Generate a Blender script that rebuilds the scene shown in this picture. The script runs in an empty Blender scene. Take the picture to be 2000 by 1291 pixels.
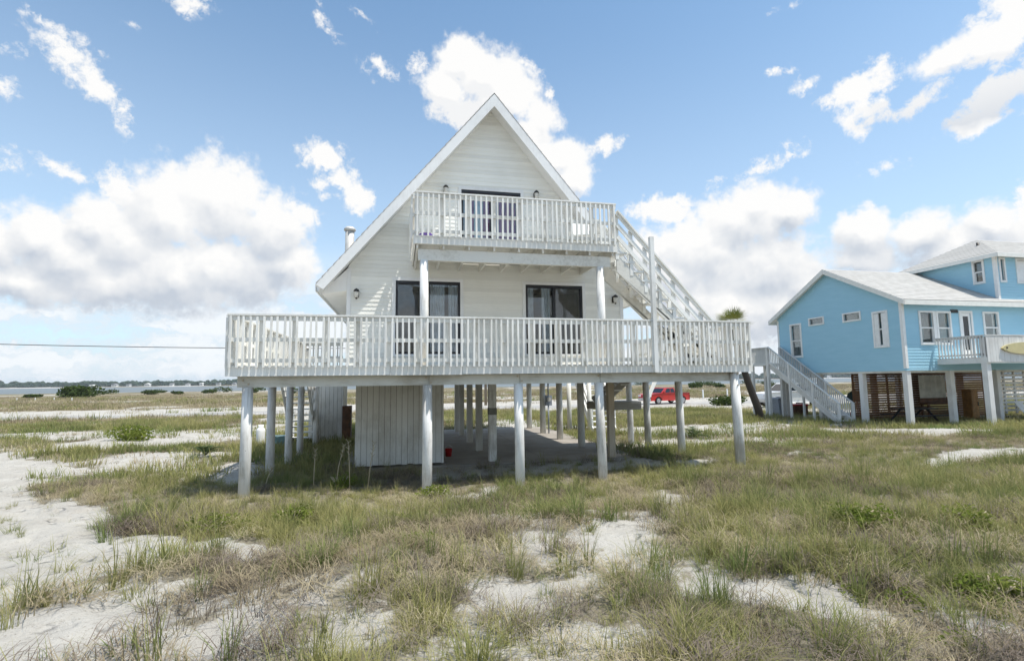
import bpy, math, random
import numpy as np
from mathutils import Vector, Matrix
R = math.radians
random.seed(7)
scene = bpy.context.scene
COL = scene.collection

# ------------------------------------------------------------------ camera
PITCH, ROLL, YAW, EYE = math.atan(98.5/1000), math.atan(0.012), R(12.3), 2.15
fwd = Vector((math.sin(YAW)*math.cos(PITCH), math.cos(YAW)*math.cos(PITCH), math.sin(PITCH)))
rt0 = Vector((math.cos(YAW), -math.sin(YAW), 0)); up0 = rt0.cross(fwd)
rt = rt0*math.cos(ROLL) - up0*math.sin(ROLL); upv = rt.cross(fwd)
cam_d = bpy.data.cameras.new('camera'); cam = bpy.data.objects.new('camera', cam_d); COL.objects.link(cam)
m = Matrix((rt, upv, -fwd)).transposed().to_4x4(); m.translation = Vector((0, 0, EYE)); cam.matrix_world = m
cam_d.lens = 18.0; cam_d.sensor_width = 36.0; cam_d.clip_start = 0.1; cam_d.clip_end = 20000
scene.camera = cam

# ------------------------------------------------------------------ light
SUN_DIR = Vector((0.33, -0.19, 0.92)).normalized()
SUN_EL = math.asin(SUN_DIR.z); SUN_AZ = math.atan2(SUN_DIR.x, SUN_DIR.y)
sun_d = bpy.data.lights.new('sun', 'SUN'); sun = bpy.data.objects.new('sun', sun_d); COL.objects.link(sun)
sun.rotation_euler = (-SUN_DIR).to_track_quat('-Z', 'Y').to_euler(); sun.location = (0, 0, 60)
sun_d.energy = 4.5; sun_d.angle = R(0.55); sun_d.color = (1.0, 0.95, 0.87)
scene.view_settings.view_transform = 'Standard'; scene.view_settings.look = 'None'
scene.view_settings.gamma = 1.0; scene.view_settings.use_curve_mapping = False
scene.view_settings.exposure = 0.3
SKY_STRENGTH = 0.15
scene.cycles.max_bounces = 8; scene.cycles.diffuse_bounces = 4; scene.cycles.transparent_max_bounces = 16
scene.cycles.use_denoising = True

CLOUDS = [(-0.3223, 0.3124, 0.1007, 0.0766, 0.0, 1.0), (-0.3937, 0.272, 0.088, 0.0746, 0.0, 1.0), (-0.4386, 0.225, 0.075, 0.0621, 0.0, 1.0), (-0.3681, 0.177, 0.1138, 0.0701, 0.0, 1.0), (-0.5046, 0.1919, 0.0737, 0.0594, 0.0, 1.0), (-0.2323, 0.269, 0.0777, 0.0734, 0.0, 1.0), (-0.4779, 0.2495, 0.0507, 0.0523, 0.0, 1.0), (-0.465, 0.2977, 0.0288, 0.0298, 0.0, 0.8), (-0.5345, 0.2167, 0.0579, 0.0503, 0.0, 1.0), (-0.601, 0.1974, 0.0561, 0.0474, 0.0, 1.0), (-0.2051, 0.209, 0.0655, 0.0538, 0.0, 1.0), (-0.3172, 0.1904, 0.1556, 0.0637, 0.0, 1.0), (-0.4483, 0.1644, 0.1392, 0.047, 0.0, 1.0), (-0.5574, 0.1477, 0.0845, 0.0393, 0.0, 1.0), (-0.6349, 0.1443, 0.0719, 0.0461, 0.0, 1.0), (-0.1819, 0.301, 0.031, 0.0264, 0.0, 0.8), (-0.5232, 0.3102, 0.0922, 0.0113, -0.209, 0.54), (-0.5813, 0.3192, 0.0316, 0.0094, -0.349, 0.38), (-0.1398, 0.4021, 0.039, 0.0288, 0.0, 0.9), (-0.1186, 0.368, 0.0337, 0.0296, 0.0, 0.9), (-0.0919, 0.3411, 0.0303, 0.0303, 0.0, 0.9), (-0.1477, 0.3578, 0.0201, 0.0139, 0.0, 0.63), (-0.1244, 0.3381, 0.0372, 0.0124, 0.0, 0.63), (0.1105, 0.5883, 0.0527, 0.0394, 0.0, 1.0), (0.0792, 0.5433, 0.0469, 0.0357, 0.0, 1.0), (0.163, 0.5661, 0.0845, 0.0504, 0.0, 1.0), (0.2204, 0.5256, 0.0787, 0.0485, 0.0, 1.0), (0.1207, 0.5038, 0.0575, 0.025, 0.0, 0.9), (0.2878, 0.4859, 0.0436, 0.0403, 0.0, 1.0), (0.2402, 0.457, 0.083, 0.0431, 0.0, 1.0), (0.3172, 0.4189, 0.0663, 0.0441, 0.0, 1.0), (0.3469, 0.3811, 0.0424, 0.0406, 0.0, 1.0), (0.2991, 0.5233, 0.0146, 0.018, -0.175, 0.54), (0.253, 0.5735, 0.0274, 0.0126, -0.349, 0.38), (0.4162, 0.4299, 0.0258, 0.0174, 0.0, 0.63), (0.2186, 0.4038, 0.1033, 0.0536, 0.0, 1.0), (0.0326, 0.576, 0.0247, 0.023, 0.0, 0.34), (-0.0329, 0.5546, 0.026, 0.0078, -0.349, 0.3), (0.5165, 0.3104, 0.0507, 0.0236, 0.0, 0.9), (0.6494, 0.2784, 0.0849, 0.0589, 0.0, 1.0), (0.7237, 0.2863, 0.0473, 0.04, 0.0, 1.0), (0.5861, 0.2317, 0.1057, 0.0678, 0.0, 1.0), (0.6676, 0.3021, 0.0565, 0.0426, 0.0, 1.0), (0.5546, 0.1316, 0.095, 0.0563, 0.0, 1.0), (0.7138, 0.1206, 0.0673, 0.0525, 0.0, 1.0), (0.4852, 0.2406, 0.0559, 0.0561, 0.0, 1.0), (0.5207, 0.1906, 0.0807, 0.0656, 0.0, 1.0), (0.6862, 0.194, 0.0956, 0.0742, 0.0, 1.0), (0.6244, 0.1272, 0.12, 0.0502, 0.0, 1.0), (0.7389, 0.1533, 0.0515, 0.06, 0.0, 1.0), (0.6803, 0.0873, 0.0915, 0.0268, 0.0, 0.8), (0.8309, 0.2292, 0.0492, 0.0398, 0.0, 1.0), (0.9022, 0.2202, 0.0469, 0.0363, 0.0, 1.0), (0.9774, 0.2162, 0.0436, 0.0354, 0.0, 1.0), (0.9446, 0.1895, 0.0689, 0.0404, 0.0, 1.0), (0.8216, 0.1939, 0.0529, 0.0324, 0.0, 1.0), (1.0345, 0.2207, 0.0367, 0.0334, 0.0, 1.0), (1.0111, 0.177, 0.0383, 0.0415, 0.0, 1.0), (1.0061, 0.4549, 0.0378, 0.0305, 0.349, 1.0), (1.0324, 0.4782, 0.0267, 0.032, 0.0, 1.0), (0.9519, 0.4565, 0.0472, 0.027, 0.262, 1.0), (0.8476, 0.4532, 0.0558, 0.0224, 0.14, 0.9), (0.8514, 0.414, 0.0298, 0.023, 0.349, 0.8), (0.9165, 0.403, 0.0327, 0.0138, 0.349, 0.8), (0.994, 0.3824, 0.0309, 0.017, 0.262, 0.9), (0.9694, 0.3563, 0.027, 0.0149, 0.087, 0.8), (0.7603, 0.4762, 0.0228, 0.0117, 0.0, 0.63), (0.7177, 0.499, 0.0161, 0.0067, 0.0, 0.54), (1.0347, 0.3949, 0.0239, 0.0248, 0.0, 0.8), (1.031, 0.3537, 0.0145, 0.0077, 0.0, 0.63), (-0.5327, 0.4567, 0.0415, 0.0206, -0.524, 0.68), (-0.4888, 0.4338, 0.0347, 0.019, -0.611, 0.8), (-0.5567, 0.4708, 0.0339, 0.0137, -0.349, 0.41), (-0.5696, 0.4944, 0.0507, 0.0085, -0.209, 0.38), (-0.4556, 0.4151, 0.013, 0.0282, 0.175, 0.3), (-0.5904, 0.4482, 0.0209, 0.0123, -0.175, 0.38), (-0.6052, 0.4042, 0.0201, 0.0112, 0.0, 0.38), (-0.3604, 0.5849, 0.0324, 0.0092, -0.087, 0.54), (-0.0838, 0.6293, 0.0476, 0.0092, -0.436, 0.38), (-0.1358, 0.5926, 0.0478, 0.0073, -0.611, 0.3), (-0.4429, 0.534, 0.0135, 0.0052, 0.0, 0.26), (0.671, 0.3598, 0.0762, 0.0125, 0.244, 0.38), (0.8513, 0.3228, 0.0224, 0.0107, 0.209, 0.38), (0.7285, 0.5873, 0.024, 0.0054, 0.0, 0.26), (1.026, 0.4113, 0.0099, 0.0062, 0.0, 0.3)]

class NT:
    """small helper for shader nodes"""
    def __init__(s, tree): s.t = tree; s.L = tree.links
    def n(s, typ, **kw):
        nd = s.t.nodes.new(typ)
        for k, v in kw.items(): setattr(nd, k, v)
        return nd
    def put(s, sock, v):
        if isinstance(v, bpy.types.NodeSocket): s.L.new(v, sock)
        elif v is not None: sock.default_value = v
    def math(s, op, a, b=None, c=None, clamp=False):
        nd = s.n('ShaderNodeMath', operation=op, use_clamp=clamp)
        s.put(nd.inputs[0], a); s.put(nd.inputs[1], b); s.put(nd.inputs[2], c)
        return nd.outputs[0]
    def vec(s, op, a, b=None, scale=None):
        nd = s.n('ShaderNodeVectorMath', operation=op)
        s.put(nd.inputs[0], a); s.put(nd.inputs[1], b)
        if scale is not None: s.put(nd.inputs['Scale'], scale)
        return nd.outputs['Value'] if op in ('LENGTH', 'DOT_PRODUCT') else nd.outputs[0]
    def noise(s, v, scale, detail=5, rough=0.55, dist=0.0, color=False):
        nd = s.n('ShaderNodeTexNoise'); s.put(nd.inputs['Vector'], v)
        nd.inputs['Scale'].default_value = scale; nd.inputs['Detail'].default_value = detail
        nd.inputs['Roughness'].default_value = rough; nd.inputs['Distortion'].default_value = dist
        return nd.outputs['Color'] if color else nd.outputs['Fac']
    def step(s, x, a, b, lo=0.0, hi=1.0):
        nd = s.n('ShaderNodeMapRange', interpolation_type='SMOOTHSTEP'); s.put(nd.inputs['Value'], x)
        for k, v in (('From Min', a), ('From Max', b), ('To Min', lo), ('To Max', hi)): s.put(nd.inputs[k], v)
        return nd.outputs['Result']
    def mix(s, f, a, b, blend='MIX'):
        nd = s.n('ShaderNodeMix', data_type='RGBA', blend_type=blend); s.put(nd.inputs['Factor'], f)
        s.put(nd.inputs[6], a if isinstance(a, bpy.types.NodeSocket) else (*a[:3], 1))
        s.put(nd.inputs[7], b if isinstance(b, bpy.types.NodeSocket) else (*b[:3], 1))
        return nd.outputs[2]
    def scalevec(s, v, sc):
        nd = s.n('ShaderNodeMapping'); s.put(nd.inputs['Vector'], v); nd.inputs['Scale'].default_value = sc
        return nd.outputs[0]

# ------------------------------------------------------------------ sky with cumulus clouds
def cloud_group(name, blobs):
    g = bpy.data.node_groups.new(name, 'ShaderNodeTree')
    g.interface.new_socket('Vector', in_out='INPUT', socket_type='NodeSocketVector')
    g.interface.new_socket('Density', in_out='OUTPUT', socket_type='NodeSocketFloat')
    T = NT(g); gi = T.n('NodeGroupInput'); go = T.n('NodeGroupOutput')
    acc = None; src = gi.outputs[0]; GROW = 1.22 if name == 'cumulus_density' else 1.55
    for i, (a, e, ra, re, rot, w) in enumerate(blobs):
        if i % 8 == 7:                                             # keeps the node stack short: eight blobs at a time
            ma = T.n('ShaderNodeVectorMath', operation='MULTIPLY_ADD'); T.put(ma.inputs[0], acc); ma.inputs[1].default_value = (1e-7, 1e-7, 1e-7); T.put(ma.inputs[2], gi.outputs[0]); src = ma.outputs[0]
        if rot == 0:
            mp = T.n('ShaderNodeVectorMath', operation='MULTIPLY_ADD'); T.put(mp.inputs[0], src)
            mp.inputs[1].default_value = (1/(ra*GROW), 1/(re*GROW), 0); mp.inputs[2].default_value = (-a/(ra*GROW), -e/(re*GROW), 0)
        else:
            mp = T.n('ShaderNodeMapping', vector_type='TEXTURE'); T.put(mp.inputs['Vector'], src)
            mp.inputs['Location'].default_value = (a, e, 0); mp.inputs['Rotation'].default_value = (0, 0, rot)
            mp.inputs['Scale'].default_value = (ra*GROW, re*GROW, 1)
        r = T.vec('LENGTH', mp.outputs[0])
        d = T.math('MULTIPLY_ADD', r, -w, w)
        acc = d if acc is None else T.math('SMOOTH_MAX', acc, d, 0.22)
    T.L.new(acc, go.inputs[0])
    return g

def build_world():
    w = bpy.data.worlds.new('World'); scene.world = w; w.use_nodes = True
    t = w.node_tree; t.nodes.clear(); T = NT(t)
    out = T.n('ShaderNodeOutputWorld'); bg = T.n('ShaderNodeBackground'); bg.inputs['Strength'].default_value = SKY_STRENGTH
    T.L.new(bg.outputs[0], out.inputs['Surface'])
    sky = T.n('ShaderNodeTexSky', sky_type='NISHITA', sun_disc=False, sun_elevation=SUN_EL, sun_rotation=SUN_AZ,
              altitude=0, air_density=1.0, dust_density=1.2, ozone_density=1.3)
    tc = T.n('ShaderNodeTexCoord'); d = T.vec('NORMALIZE', tc.outputs['Generated'])
    sp = T.n('ShaderNodeSeparateXYZ'); T.L.new(d, sp.inputs[0])
    az = T.math('ARCTAN2', sp.outputs[0], sp.outputs[1]); el = T.math('ARCSINE', sp.outputs[2])
    cb = T.n('ShaderNodeCombineXYZ'); T.L.new(az, cb.inputs[0]); T.L.new(el, cb.inputs[1]); v0 = cb.outputs[0]
    n1 = T.vec('SUBTRACT', T.noise(d, 9, 3, 0.5, color=True), (0.5, 0.5, 0.5))
    n2 = T.vec('SUBTRACT', T.noise(d, 40, 5, 0.62, color=True), (0.5, 0.5, 0.5))
    BIG = [c for c in CLOUDS if c[5] > 0.9 and c[2] > 0.04]; SMALL = [c for c in CLOUDS if c not in BIG]
    gbig = cloud_group('cumulus_density', BIG); gsmall = cloud_group('wisp_density', SMALL)
    def use(grp, v): g = T.n('ShaderNodeGroup', node_tree=grp); T.L.new(v, g.inputs[0]); return g.outputs[0]
    def billow(vv):
        """rounded heaps on heaps, as in the tops of cumulus"""
        w = T.vec('ADD', vv, T.vec('SCALE', n2, scale=0.022)); acc = None
        for sc, am in ((11.0, 0.50), (27.0, 0.27), (62.0, 0.12)):
            nd = T.n('ShaderNodeTexVoronoi', feature='SMOOTH_F1'); nd.inputs['Scale'].default_value = sc; nd.inputs['Smoothness'].default_value = 0.6
            T.put(nd.inputs['Vector'], w); h = T.math('MULTIPLY_ADD', nd.outputs['Distance'], -am, am*0.42)
            acc = h if acc is None else T.math('ADD', acc, h)
        return acc
    warp = T.vec('ADD', T.vec('SCALE', n1, scale=0.045), T.vec('SCALE', n2, scale=0.026))
    # the same kind of clouds all round the rest of the sky
    side = T.math('MAXIMUM', T.step(T.math('ABSOLUTE', T.math('SUBTRACT', az, 0.21)), 0.88, 1.15), T.step(el, 0.66, 0.85))
    dg = T.scalevec(T.vec('ADD', d, T.vec('SCALE', n2, scale=0.06)), (1, 1, 2.0))
    G = T.math('ADD', T.math('MULTIPLY_ADD', T.noise(dg, 3.0, 4, 0.5), 4.0, -2.15), T.math('MULTIPLY_ADD', side, 6.0, -6.0))
    va = T.vec('ADD', v0, warp); off = (0.008, 0.026, 0)
    D0 = use(gbig, va); D1 = use(gbig, T.vec('ADD', va, off)); DS = use(gsmall, va)
    b0 = billow(v0); b1 = billow(T.vec('ADD', v0, (0.006, 0.012, 0)))
    rag = T.noise(T.vec('ADD', d, T.vec('SCALE', n2, scale=0.03)), 30, 7, 0.68)
    DS = T.math('ADD', T.math('MULTIPLY_ADD', T.math('SUBTRACT', rag, 0.5), 1.5, -0.03), DS)
    DA = T.math('MAXIMUM', T.math('SMOOTH_MAX', D0, DS, 0.1), G)
    # thin stratus and hazy cumulus rows near the horizon, all round
    hz = T.noise(T.scalevec(T.vec('ADD', d, T.vec('SCALE', n2, scale=0.05)), (1, 1, 5.0)), 5.5, 6, 0.6)
    hf = T.math('MULTIPLY', T.step(hz, 0.26, 0.54), T.step(el, 0.27, 0.10))
    fine = T.noise(d, 48, 6, 0.65)
    dn = T.math('MULTIPLY_ADD', b0, 0.85, DA); dn = T.math('MULTIPLY_ADD', T.math('SUBTRACT', fine, 0.5), 0.75, dn)
    alpha = T.step(dn, -0.02, 0.42)
    lit = T.math('MULTIPLY_ADD', T.math('SUBTRACT', b0, b1), 1.1, 0.72)
    lit = T.math('MULTIPLY_ADD', T.math('SUBTRACT', D0, D1), 1.2, lit)
    lit = T.math('MULTIPLY_ADD', T.math('SUBTRACT', T.noise(T.vec('ADD', d, T.vec('SCALE', n1, scale=0.1)), 9, 6, 0.6), 0.5), T.step(el, 0.42, 0.26, 0.5, 1.7), lit)
    lit = T.math('ADD', lit, T.step(el, 0.13, 0.40, -0.28, 0.42), clamp=True)
    lit = T.math('MAXIMUM', lit, T.step(el, 0.30, 0.42, 0.0, 0.80))
    cloud = T.mix(lit, (3.1, 3.4, 3.85), (5.5, 5.45, 5.36))
    sk = T.mix(1.0, sky.outputs[0], (0.77, 1.0, 1.04), 'MULTIPLY')
    sk = T.mix(T.step(el, 0.75, 0.0, 0.05, 0.55), sk, (4.6, 5.4, 6.3))
    c = T.mix(T.math('MULTIPLY', hf, 0.9), sk, T.mix(T.step(hz, 0.40, 0.60), (4.15, 4.55, 5.0), (5.2, 5.35, 5.5)))
    c = T.mix(T.math('MULTIPLY', alpha, 0.97), c, cloud)
    T.L.new(c, bg.inputs['Color'])
    w.cycles.sampling_method = 'MANUAL'; w.cycles.sample_map_resolution = 1024
build_world()

# ------------------------------------------------------------------ materials
def new_mat(name):
    mt = bpy.data.materials.new(name); mt.use_nodes = True; t = mt.node_tree
    b = t.nodes['Principled BSDF']; return mt, NT(t), b
def pos(T): return T.n('ShaderNodeNewGeometry').outputs['Position']
def bump(T, b, h, strength=0.3, dist=0.02):
    nd = T.n('ShaderNodeBump'); nd.inputs['Strength'].default_value = strength; nd.inputs['Distance'].default_value = dist
    T.put(nd.inputs['Height'], h); T.L.new(nd.outputs[0], b.inputs['Normal'])
def plain(name, col, rough=0.6, metal=0.0, var=0.12, scale=6.0, spec=0.4, coat=0.0):
    mt, T, b = new_mat(name)
    n = T.noise(pos(T), scale, 5, 0.6)
    c = T.mix(T.step(n, 0.3, 0.7), tuple(x*(1-var) for x in col), tuple(min(1, x*(1+var)) for x in col))
    T.L.new(c, b.inputs['Base Color']); b.inputs['Roughness'].default_value = rough; b.inputs['Metallic'].default_value = metal
    b.inputs['Specular IOR Level'].default_value = spec
    if coat: b.inputs['Coat Weight'].default_value = coat; b.inputs['Coat Roughness'].default_value = 0.08
    return mt
def weathered(name, col, dirt, amount=0.5, grain=(14, 14, 1.2), rough=0.65):
    """old exterior paint: slightly uneven, with grey mildew, scuffed grain and grime"""
    mt, T, b = new_mat(name); p = pos(T)
    broad = T.noise(p, 0.9, 5, 0.6); fine = T.noise(T.scalevec(p, grain), 3.0, 6, 0.7); spots = T.noise(p, 11.0, 5, 0.7)
    ri = T.n('ShaderNodeObjectInfo').outputs['Random']
    c = T.mix(T.step(ri, 0, 1), tuple(x*0.93 for x in col), tuple(min(1, x*1.04) for x in col))
    f = T.math('MULTIPLY', T.step(T.math('ADD', broad, T.math('MULTIPLY', fine, 0.55)), 0.70, 1.0), amount)
    c = T.mix(f, c, dirt)
    c = T.mix(T.math('MULTIPLY', T.step(spots, 0.66, 0.74), amount*0.9), c, tuple(x*0.55 for x in dirt))
    T.L.new(c, b.inputs['Base Color']); b.inputs['Roughness'].default_value = rough
    b.inputs['Specular IOR Level'].default_value = 0.3
    bump(T, b, fine, 0.25, 0.01)
    return mt
def glass_mat(name, tint, refl=0.16):
    mt = bpy.data.materials.new(name); mt.use_nodes = True; t = mt.node_tree; t.nodes.clear(); T = NT(t)
    out = T.n('ShaderNodeOutputMaterial'); tr = T.n('ShaderNodeBsdfTransparent'); tr.inputs[0].default_value = (*tint, 1)
    gl = T.n('ShaderNodeBsdfGlossy'); gl.inputs['Roughness'].default_value = 0.015
    lw = T.n('ShaderNodeLayerWeight'); lw.inputs[0].default_value = 0.35
    mx = T.n('ShaderNodeMixShader'); T.put(mx.inputs[0], T.math('MULTIPLY_ADD', lw.outputs['Fresnel'], 0.45, refl))
    T.L.new(tr.outputs[0], mx.inputs[1]); T.L.new(gl.outputs[0], mx.inputs[2]); T.L.new(mx.outputs[0], out.inputs[0])
    wv = T.noise(pos(T), 1.3, 2, 0.4); nd = T.n('ShaderNodeBump'); nd.inputs['Strength'].default_value = 0.06; nd.inputs['Distance'].default_value = 0.05
    T.put(nd.inputs['Height'], wv); T.L.new(nd.outputs[0], gl.inputs['Normal'])
    return mt
def leaf_mat(name, a, b_, trans=0.3, var_attr=True, tip=None):
    """foliage: colour differs from clump to clump, a little light passes through"""
    mt = bpy.data.materials.new(name); mt.use_nodes = True; t = mt.node_tree; t.nodes.clear(); T = NT(t)
    out = T.n('ShaderNodeOutputMaterial'); df = T.n('ShaderNodeBsdfDiffuse'); tl = T.n('ShaderNodeBsdfTranslucent')
    if var_attr:
        at = T.n('ShaderNodeAttribute', attribute_type='INSTANCER', attribute_name='tint'); f = at.outputs['Fac']
    else:
        f = T.step(T.noise(pos(T), 2.2, 4, 0.65), 0.32, 0.68)
    c = T.mix(f, a, b_)
    if tip is not None:
        h = T.n('ShaderNodeAttribute', attribute_type='GEOMETRY', attribute_name='along').outputs['Fac']
        c = T.mix(T.step(h, 0.45, 1.0, 0.0, 0.75), c, tip)
    T.L.new(c, df.inputs[0]); T.L.new(c, tl.inputs[0])
    mx = T.n('ShaderNodeMixShader'); mx.inputs[0].default_value = trans
    T.L.new(df.outputs[0], mx.inputs[1]); T.L.new(tl.outputs[0], mx.inputs[2]); T.L.new(mx.outputs[0], out.inputs[0])
    return mt

M = {}
M['white'] = weathered('weathered_white_paint', (0.80, 0.80, 0.775), (0.42, 0.40, 0.35), 0.55)
M['rail'] = weathered('old_white_rail_paint', (0.82, 0.81, 0.77), (0.46, 0.44, 0.37), 0.42)
M['pile'] = weathered('chalky_white_piling_paint', (0.79, 0.78, 0.75), (0.40, 0.37, 0.32), 0.85, grain=(9, 9, 0.9))
M['siding'] = weathered('white_lap_siding', (0.82, 0.81, 0.755), (0.62, 0.61, 0.53), 0.20, grain=(1.5, 1.5, 10))
M['trim'] = weathered('white_trim', (0.80, 0.80, 0.79), (0.50, 0.49, 0.46), 0.35)
M['beam'] = weathered('dingy_white_beam', (0.66, 0.655, 0.60), (0.34, 0.31, 0.25), 0.75, grain=(1.0, 6, 9))
M['shed'] = weathered('white_shed_planks', (0.70, 0.69, 0.64), (0.38, 0.35, 0.28), 0.55)
M['tan'] = weathered('stained_tan_post', (0.50, 0.43, 0.33), (0.30, 0.21, 0.12), 0.7)
M['band'] = plain('grey_green_band', (0.20, 0.20, 0.17), 0.8)
M['grey_wood'] = weathered('bare_grey_lumber', (0.36, 0.34, 0.30), (0.2, 0.18, 0.15), 0.7, grain=(1, 1, 10))
M['underside'] = weathered('white_boards', (0.72, 0.70, 0.64), (0.36, 0.33, 0.26), 0.6, grain=(6, 1, 6))
M['dark_frame'] = plain('dark_bronze_frame', (0.022, 0.022, 0.026), 0.4)
M['glass'] = glass_mat('door_glass', (0.86, 0.90, 0.92), 0.07)
M['win_glass'] = glass_mat('window_glass', (0.66, 0.70, 0.70), 0.12)
M['curtain'] = plain('grey_curtain', (0.66, 0.68, 0.70), 0.9, var=0.12)
M['purple'] = plain('purple_drape', (0.38, 0.11, 0.24), 0.9)
M['aqua'] = plain('pale_aqua_drape', (0.62, 0.71, 0.74), 0.9)
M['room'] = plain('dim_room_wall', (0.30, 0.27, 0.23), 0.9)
M['lamp'] = plain('dark_lamp_metal', (0.05, 0.048, 0.045), 0.45, 0.6)
M['lamp_glass'] = plain('frosted_lamp_glass', (0.55, 0.54, 0.5), 0.3)
M['metal'] = plain('galvanised_metal', (0.56, 0.55, 0.52), 0.6, 0.35, var=0.15)
M['black'] = plain('black_plastic', (0.018, 0.018, 0.02), 0.5)
M['rubber'] = plain('tyre_rubber', (0.025, 0.025, 0.025), 0.85)
M['red'] = plain('red_car_paint', (0.42, 0.018, 0.014), 0.35, var=0.06, coat=0.6)
M['car_white'] = plain('white_car_paint', (0.72, 0.73, 0.73), 0.35, var=0.03, coat=0.6)
M['car_glass'] = plain('tinted_car_glass', (0.012, 0.014, 0.018), 0.08, spec=0.6)
M['rim'] = plain('alloy_wheel', (0.45, 0.45, 0.46), 0.35, 0.8)
M['tail'] = plain('red_tail_lens', (0.5, 0.02, 0.015), 0.2)
M['headlamp'] = plain('clear_lamp_lens', (0.7, 0.7, 0.72), 0.15)
M['redplastic'] = plain('red_plastic', (0.45, 0.02, 0.02), 0.4)
M['brown'] = plain('dark_brown_wood', (0.10, 0.045, 0.02), 0.6, var=0.3)
M['slat'] = weathered('brown_stained_slats', (0.20, 0.105, 0.055), (0.10, 0.055, 0.03), 0.5, grain=(1, 1, 12))
M['board_tan'] = plain('yellowed_board', (0.52, 0.45, 0.22), 0.3, var=0.06, coat=0.4)
M['amber'] = plain('amber_cabinet', (0.34, 0.18, 0.055), 0.6, var=0.25)
M['navy'] = plain('deep_purple_fabric', (0.06, 0.025, 0.19), 0.8)
M['teal'] = plain('faded_teal_plastic', (0.16, 0.26, 0.25), 0.5)
M['bin'] = plain('grey_blue_bin', (0.26, 0.29, 0.34), 0.5)
M['canvas'] = plain('dark_green_canvas', (0.035, 0.062, 0.055), 0.85)
M['tarp'] = plain('off_white_sheet', (0.60, 0.60, 0.54), 0.9, var=0.15, scale=2.5)
M['wire'] = plain('black_cable', (0.05, 0.05, 0.05), 0.6)
M['pole'] = weathered('treated_pole', (0.22, 0.18, 0.13), (0.12, 0.1, 0.08), 0.5)
M['fascia_blue'] = plain('cream_trim', (0.76, 0.75, 0.70), 0.55, var=0.05)
M['bwhite'] = plain('bright_white_vinyl', (0.78, 0.78, 0.76), 0.5, var=0.05)
M['bpost'] = weathered('white_square_post', (0.72, 0.715, 0.69), (0.45, 0.43, 0.4), 0.5)
M['far_wall'] = plain('far_white_wall', (0.70, 0.69, 0.66), 0.8, var=0.1, scale=0.2)
M['far_roof'] = plain('far_grey_roof', (0.26, 0.26, 0.27), 0.9, var=0.1, scale=0.2)

def blue_siding():
    mt, T, b = new_mat('sky_blue_siding'); p = pos(T)
    n = T.noise(T.scalevec(p, (0.6, 0.6, 3)), 2.0, 5, 0.6)
    T.L.new(T.mix(T.step(n, 0.3, 0.7), (0.33, 0.575, 0.70), (0.36, 0.605, 0.73)), b.inputs['Base Color'])
    b.inputs['Roughness'].default_value = 0.6; b.inputs['Specular IOR Level'].default_value = 0.3
    return mt
M['blue'] = blue_siding()
def shingle_mat():
    mt, T, b = new_mat('pale_grey_shingles'); p = pos(T)
    n = T.noise(p, 60, 3, 0.7); n2 = T.noise(T.scalevec(p, (1, 1, 4)), 2.2, 4, 0.6)
    br = T.n('ShaderNodeTexVoronoi'); br.inputs['Scale'].default_value = 3.2; T.L.new(T.scalevec(p, (1, 0.1, 3)), br.inputs['Vector'])
    c = T.mix(n, (0.30, 0.29, 0.275), (0.56, 0.55, 0.525)); c = T.mix(T.step(n2, 0.3, 0.7, 0.0, 0.35), c, (0.42, 0.40, 0.37))
    T.L.new(T.mix(0.22, c, br.outputs['Distance'], 'SOFT_LIGHT'), b.inputs['Base Color']); b.inputs['Roughness'].default_value = 0.95
    bump(T, b, n, 0.4, 0.01); return mt
M['shingle'] = shingle_mat()
def concrete_mat():
    mt, T, b = new_mat('stained_concrete'); p = pos(T)
    n = T.noise(p, 0.9, 6, 0.65); f = T.noise(p, 40, 4, 0.7)
    c = T.mix(T.step(n, 0.3, 0.7), (0.21, 0.185, 0.155), (0.33, 0.30, 0.265)); c = T.mix(T.math('MULTIPLY', f, 0.25), c, (0.42, 0.39, 0.35))
    T.L.new(c, b.inputs['Base Color']); b.inputs['Roughness'].default_value = 0.9; bump(T, b, f, 0.3, 0.01); return mt
M['concrete'] = concrete_mat()
def road_mat():
    mt, T, b = new_mat('sandy_asphalt'); p = pos(T)
    n = T.noise(T.scalevec(p, (0.1, 1, 1)), 1.2, 6, 0.7)
    T.L.new(T.mix(T.step(n, 0.35, 0.65), (0.22, 0.22, 0.215), (0.42, 0.40, 0.37)), b.inputs['Base Color']); b.inputs['Roughness'].default_value = 0.9
    return mt
M['road'] = road_mat()
def water_mat():
    mt, T, b = new_mat('sound_water'); p = pos(T)
    n = T.noise(T.scalevec(p, (0.15, 0.6, 1)), 1.0, 6, 0.65)
    T.L.new(T.mix(T.noise(T.scalevec(p, (0.01, 0.03, 1)), 1.0, 3, 0.5), (0.12, 0.145, 0.155), (0.16, 0.18, 0.188)), b.inputs['Base Color']); b.inputs['Roughness'].default_value = 0.5
    b.inputs['Specular IOR Level'].default_value = 0.2; bump(T, b, n, 0.8, 0.5); return mt
M['water'] = water_mat()
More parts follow.
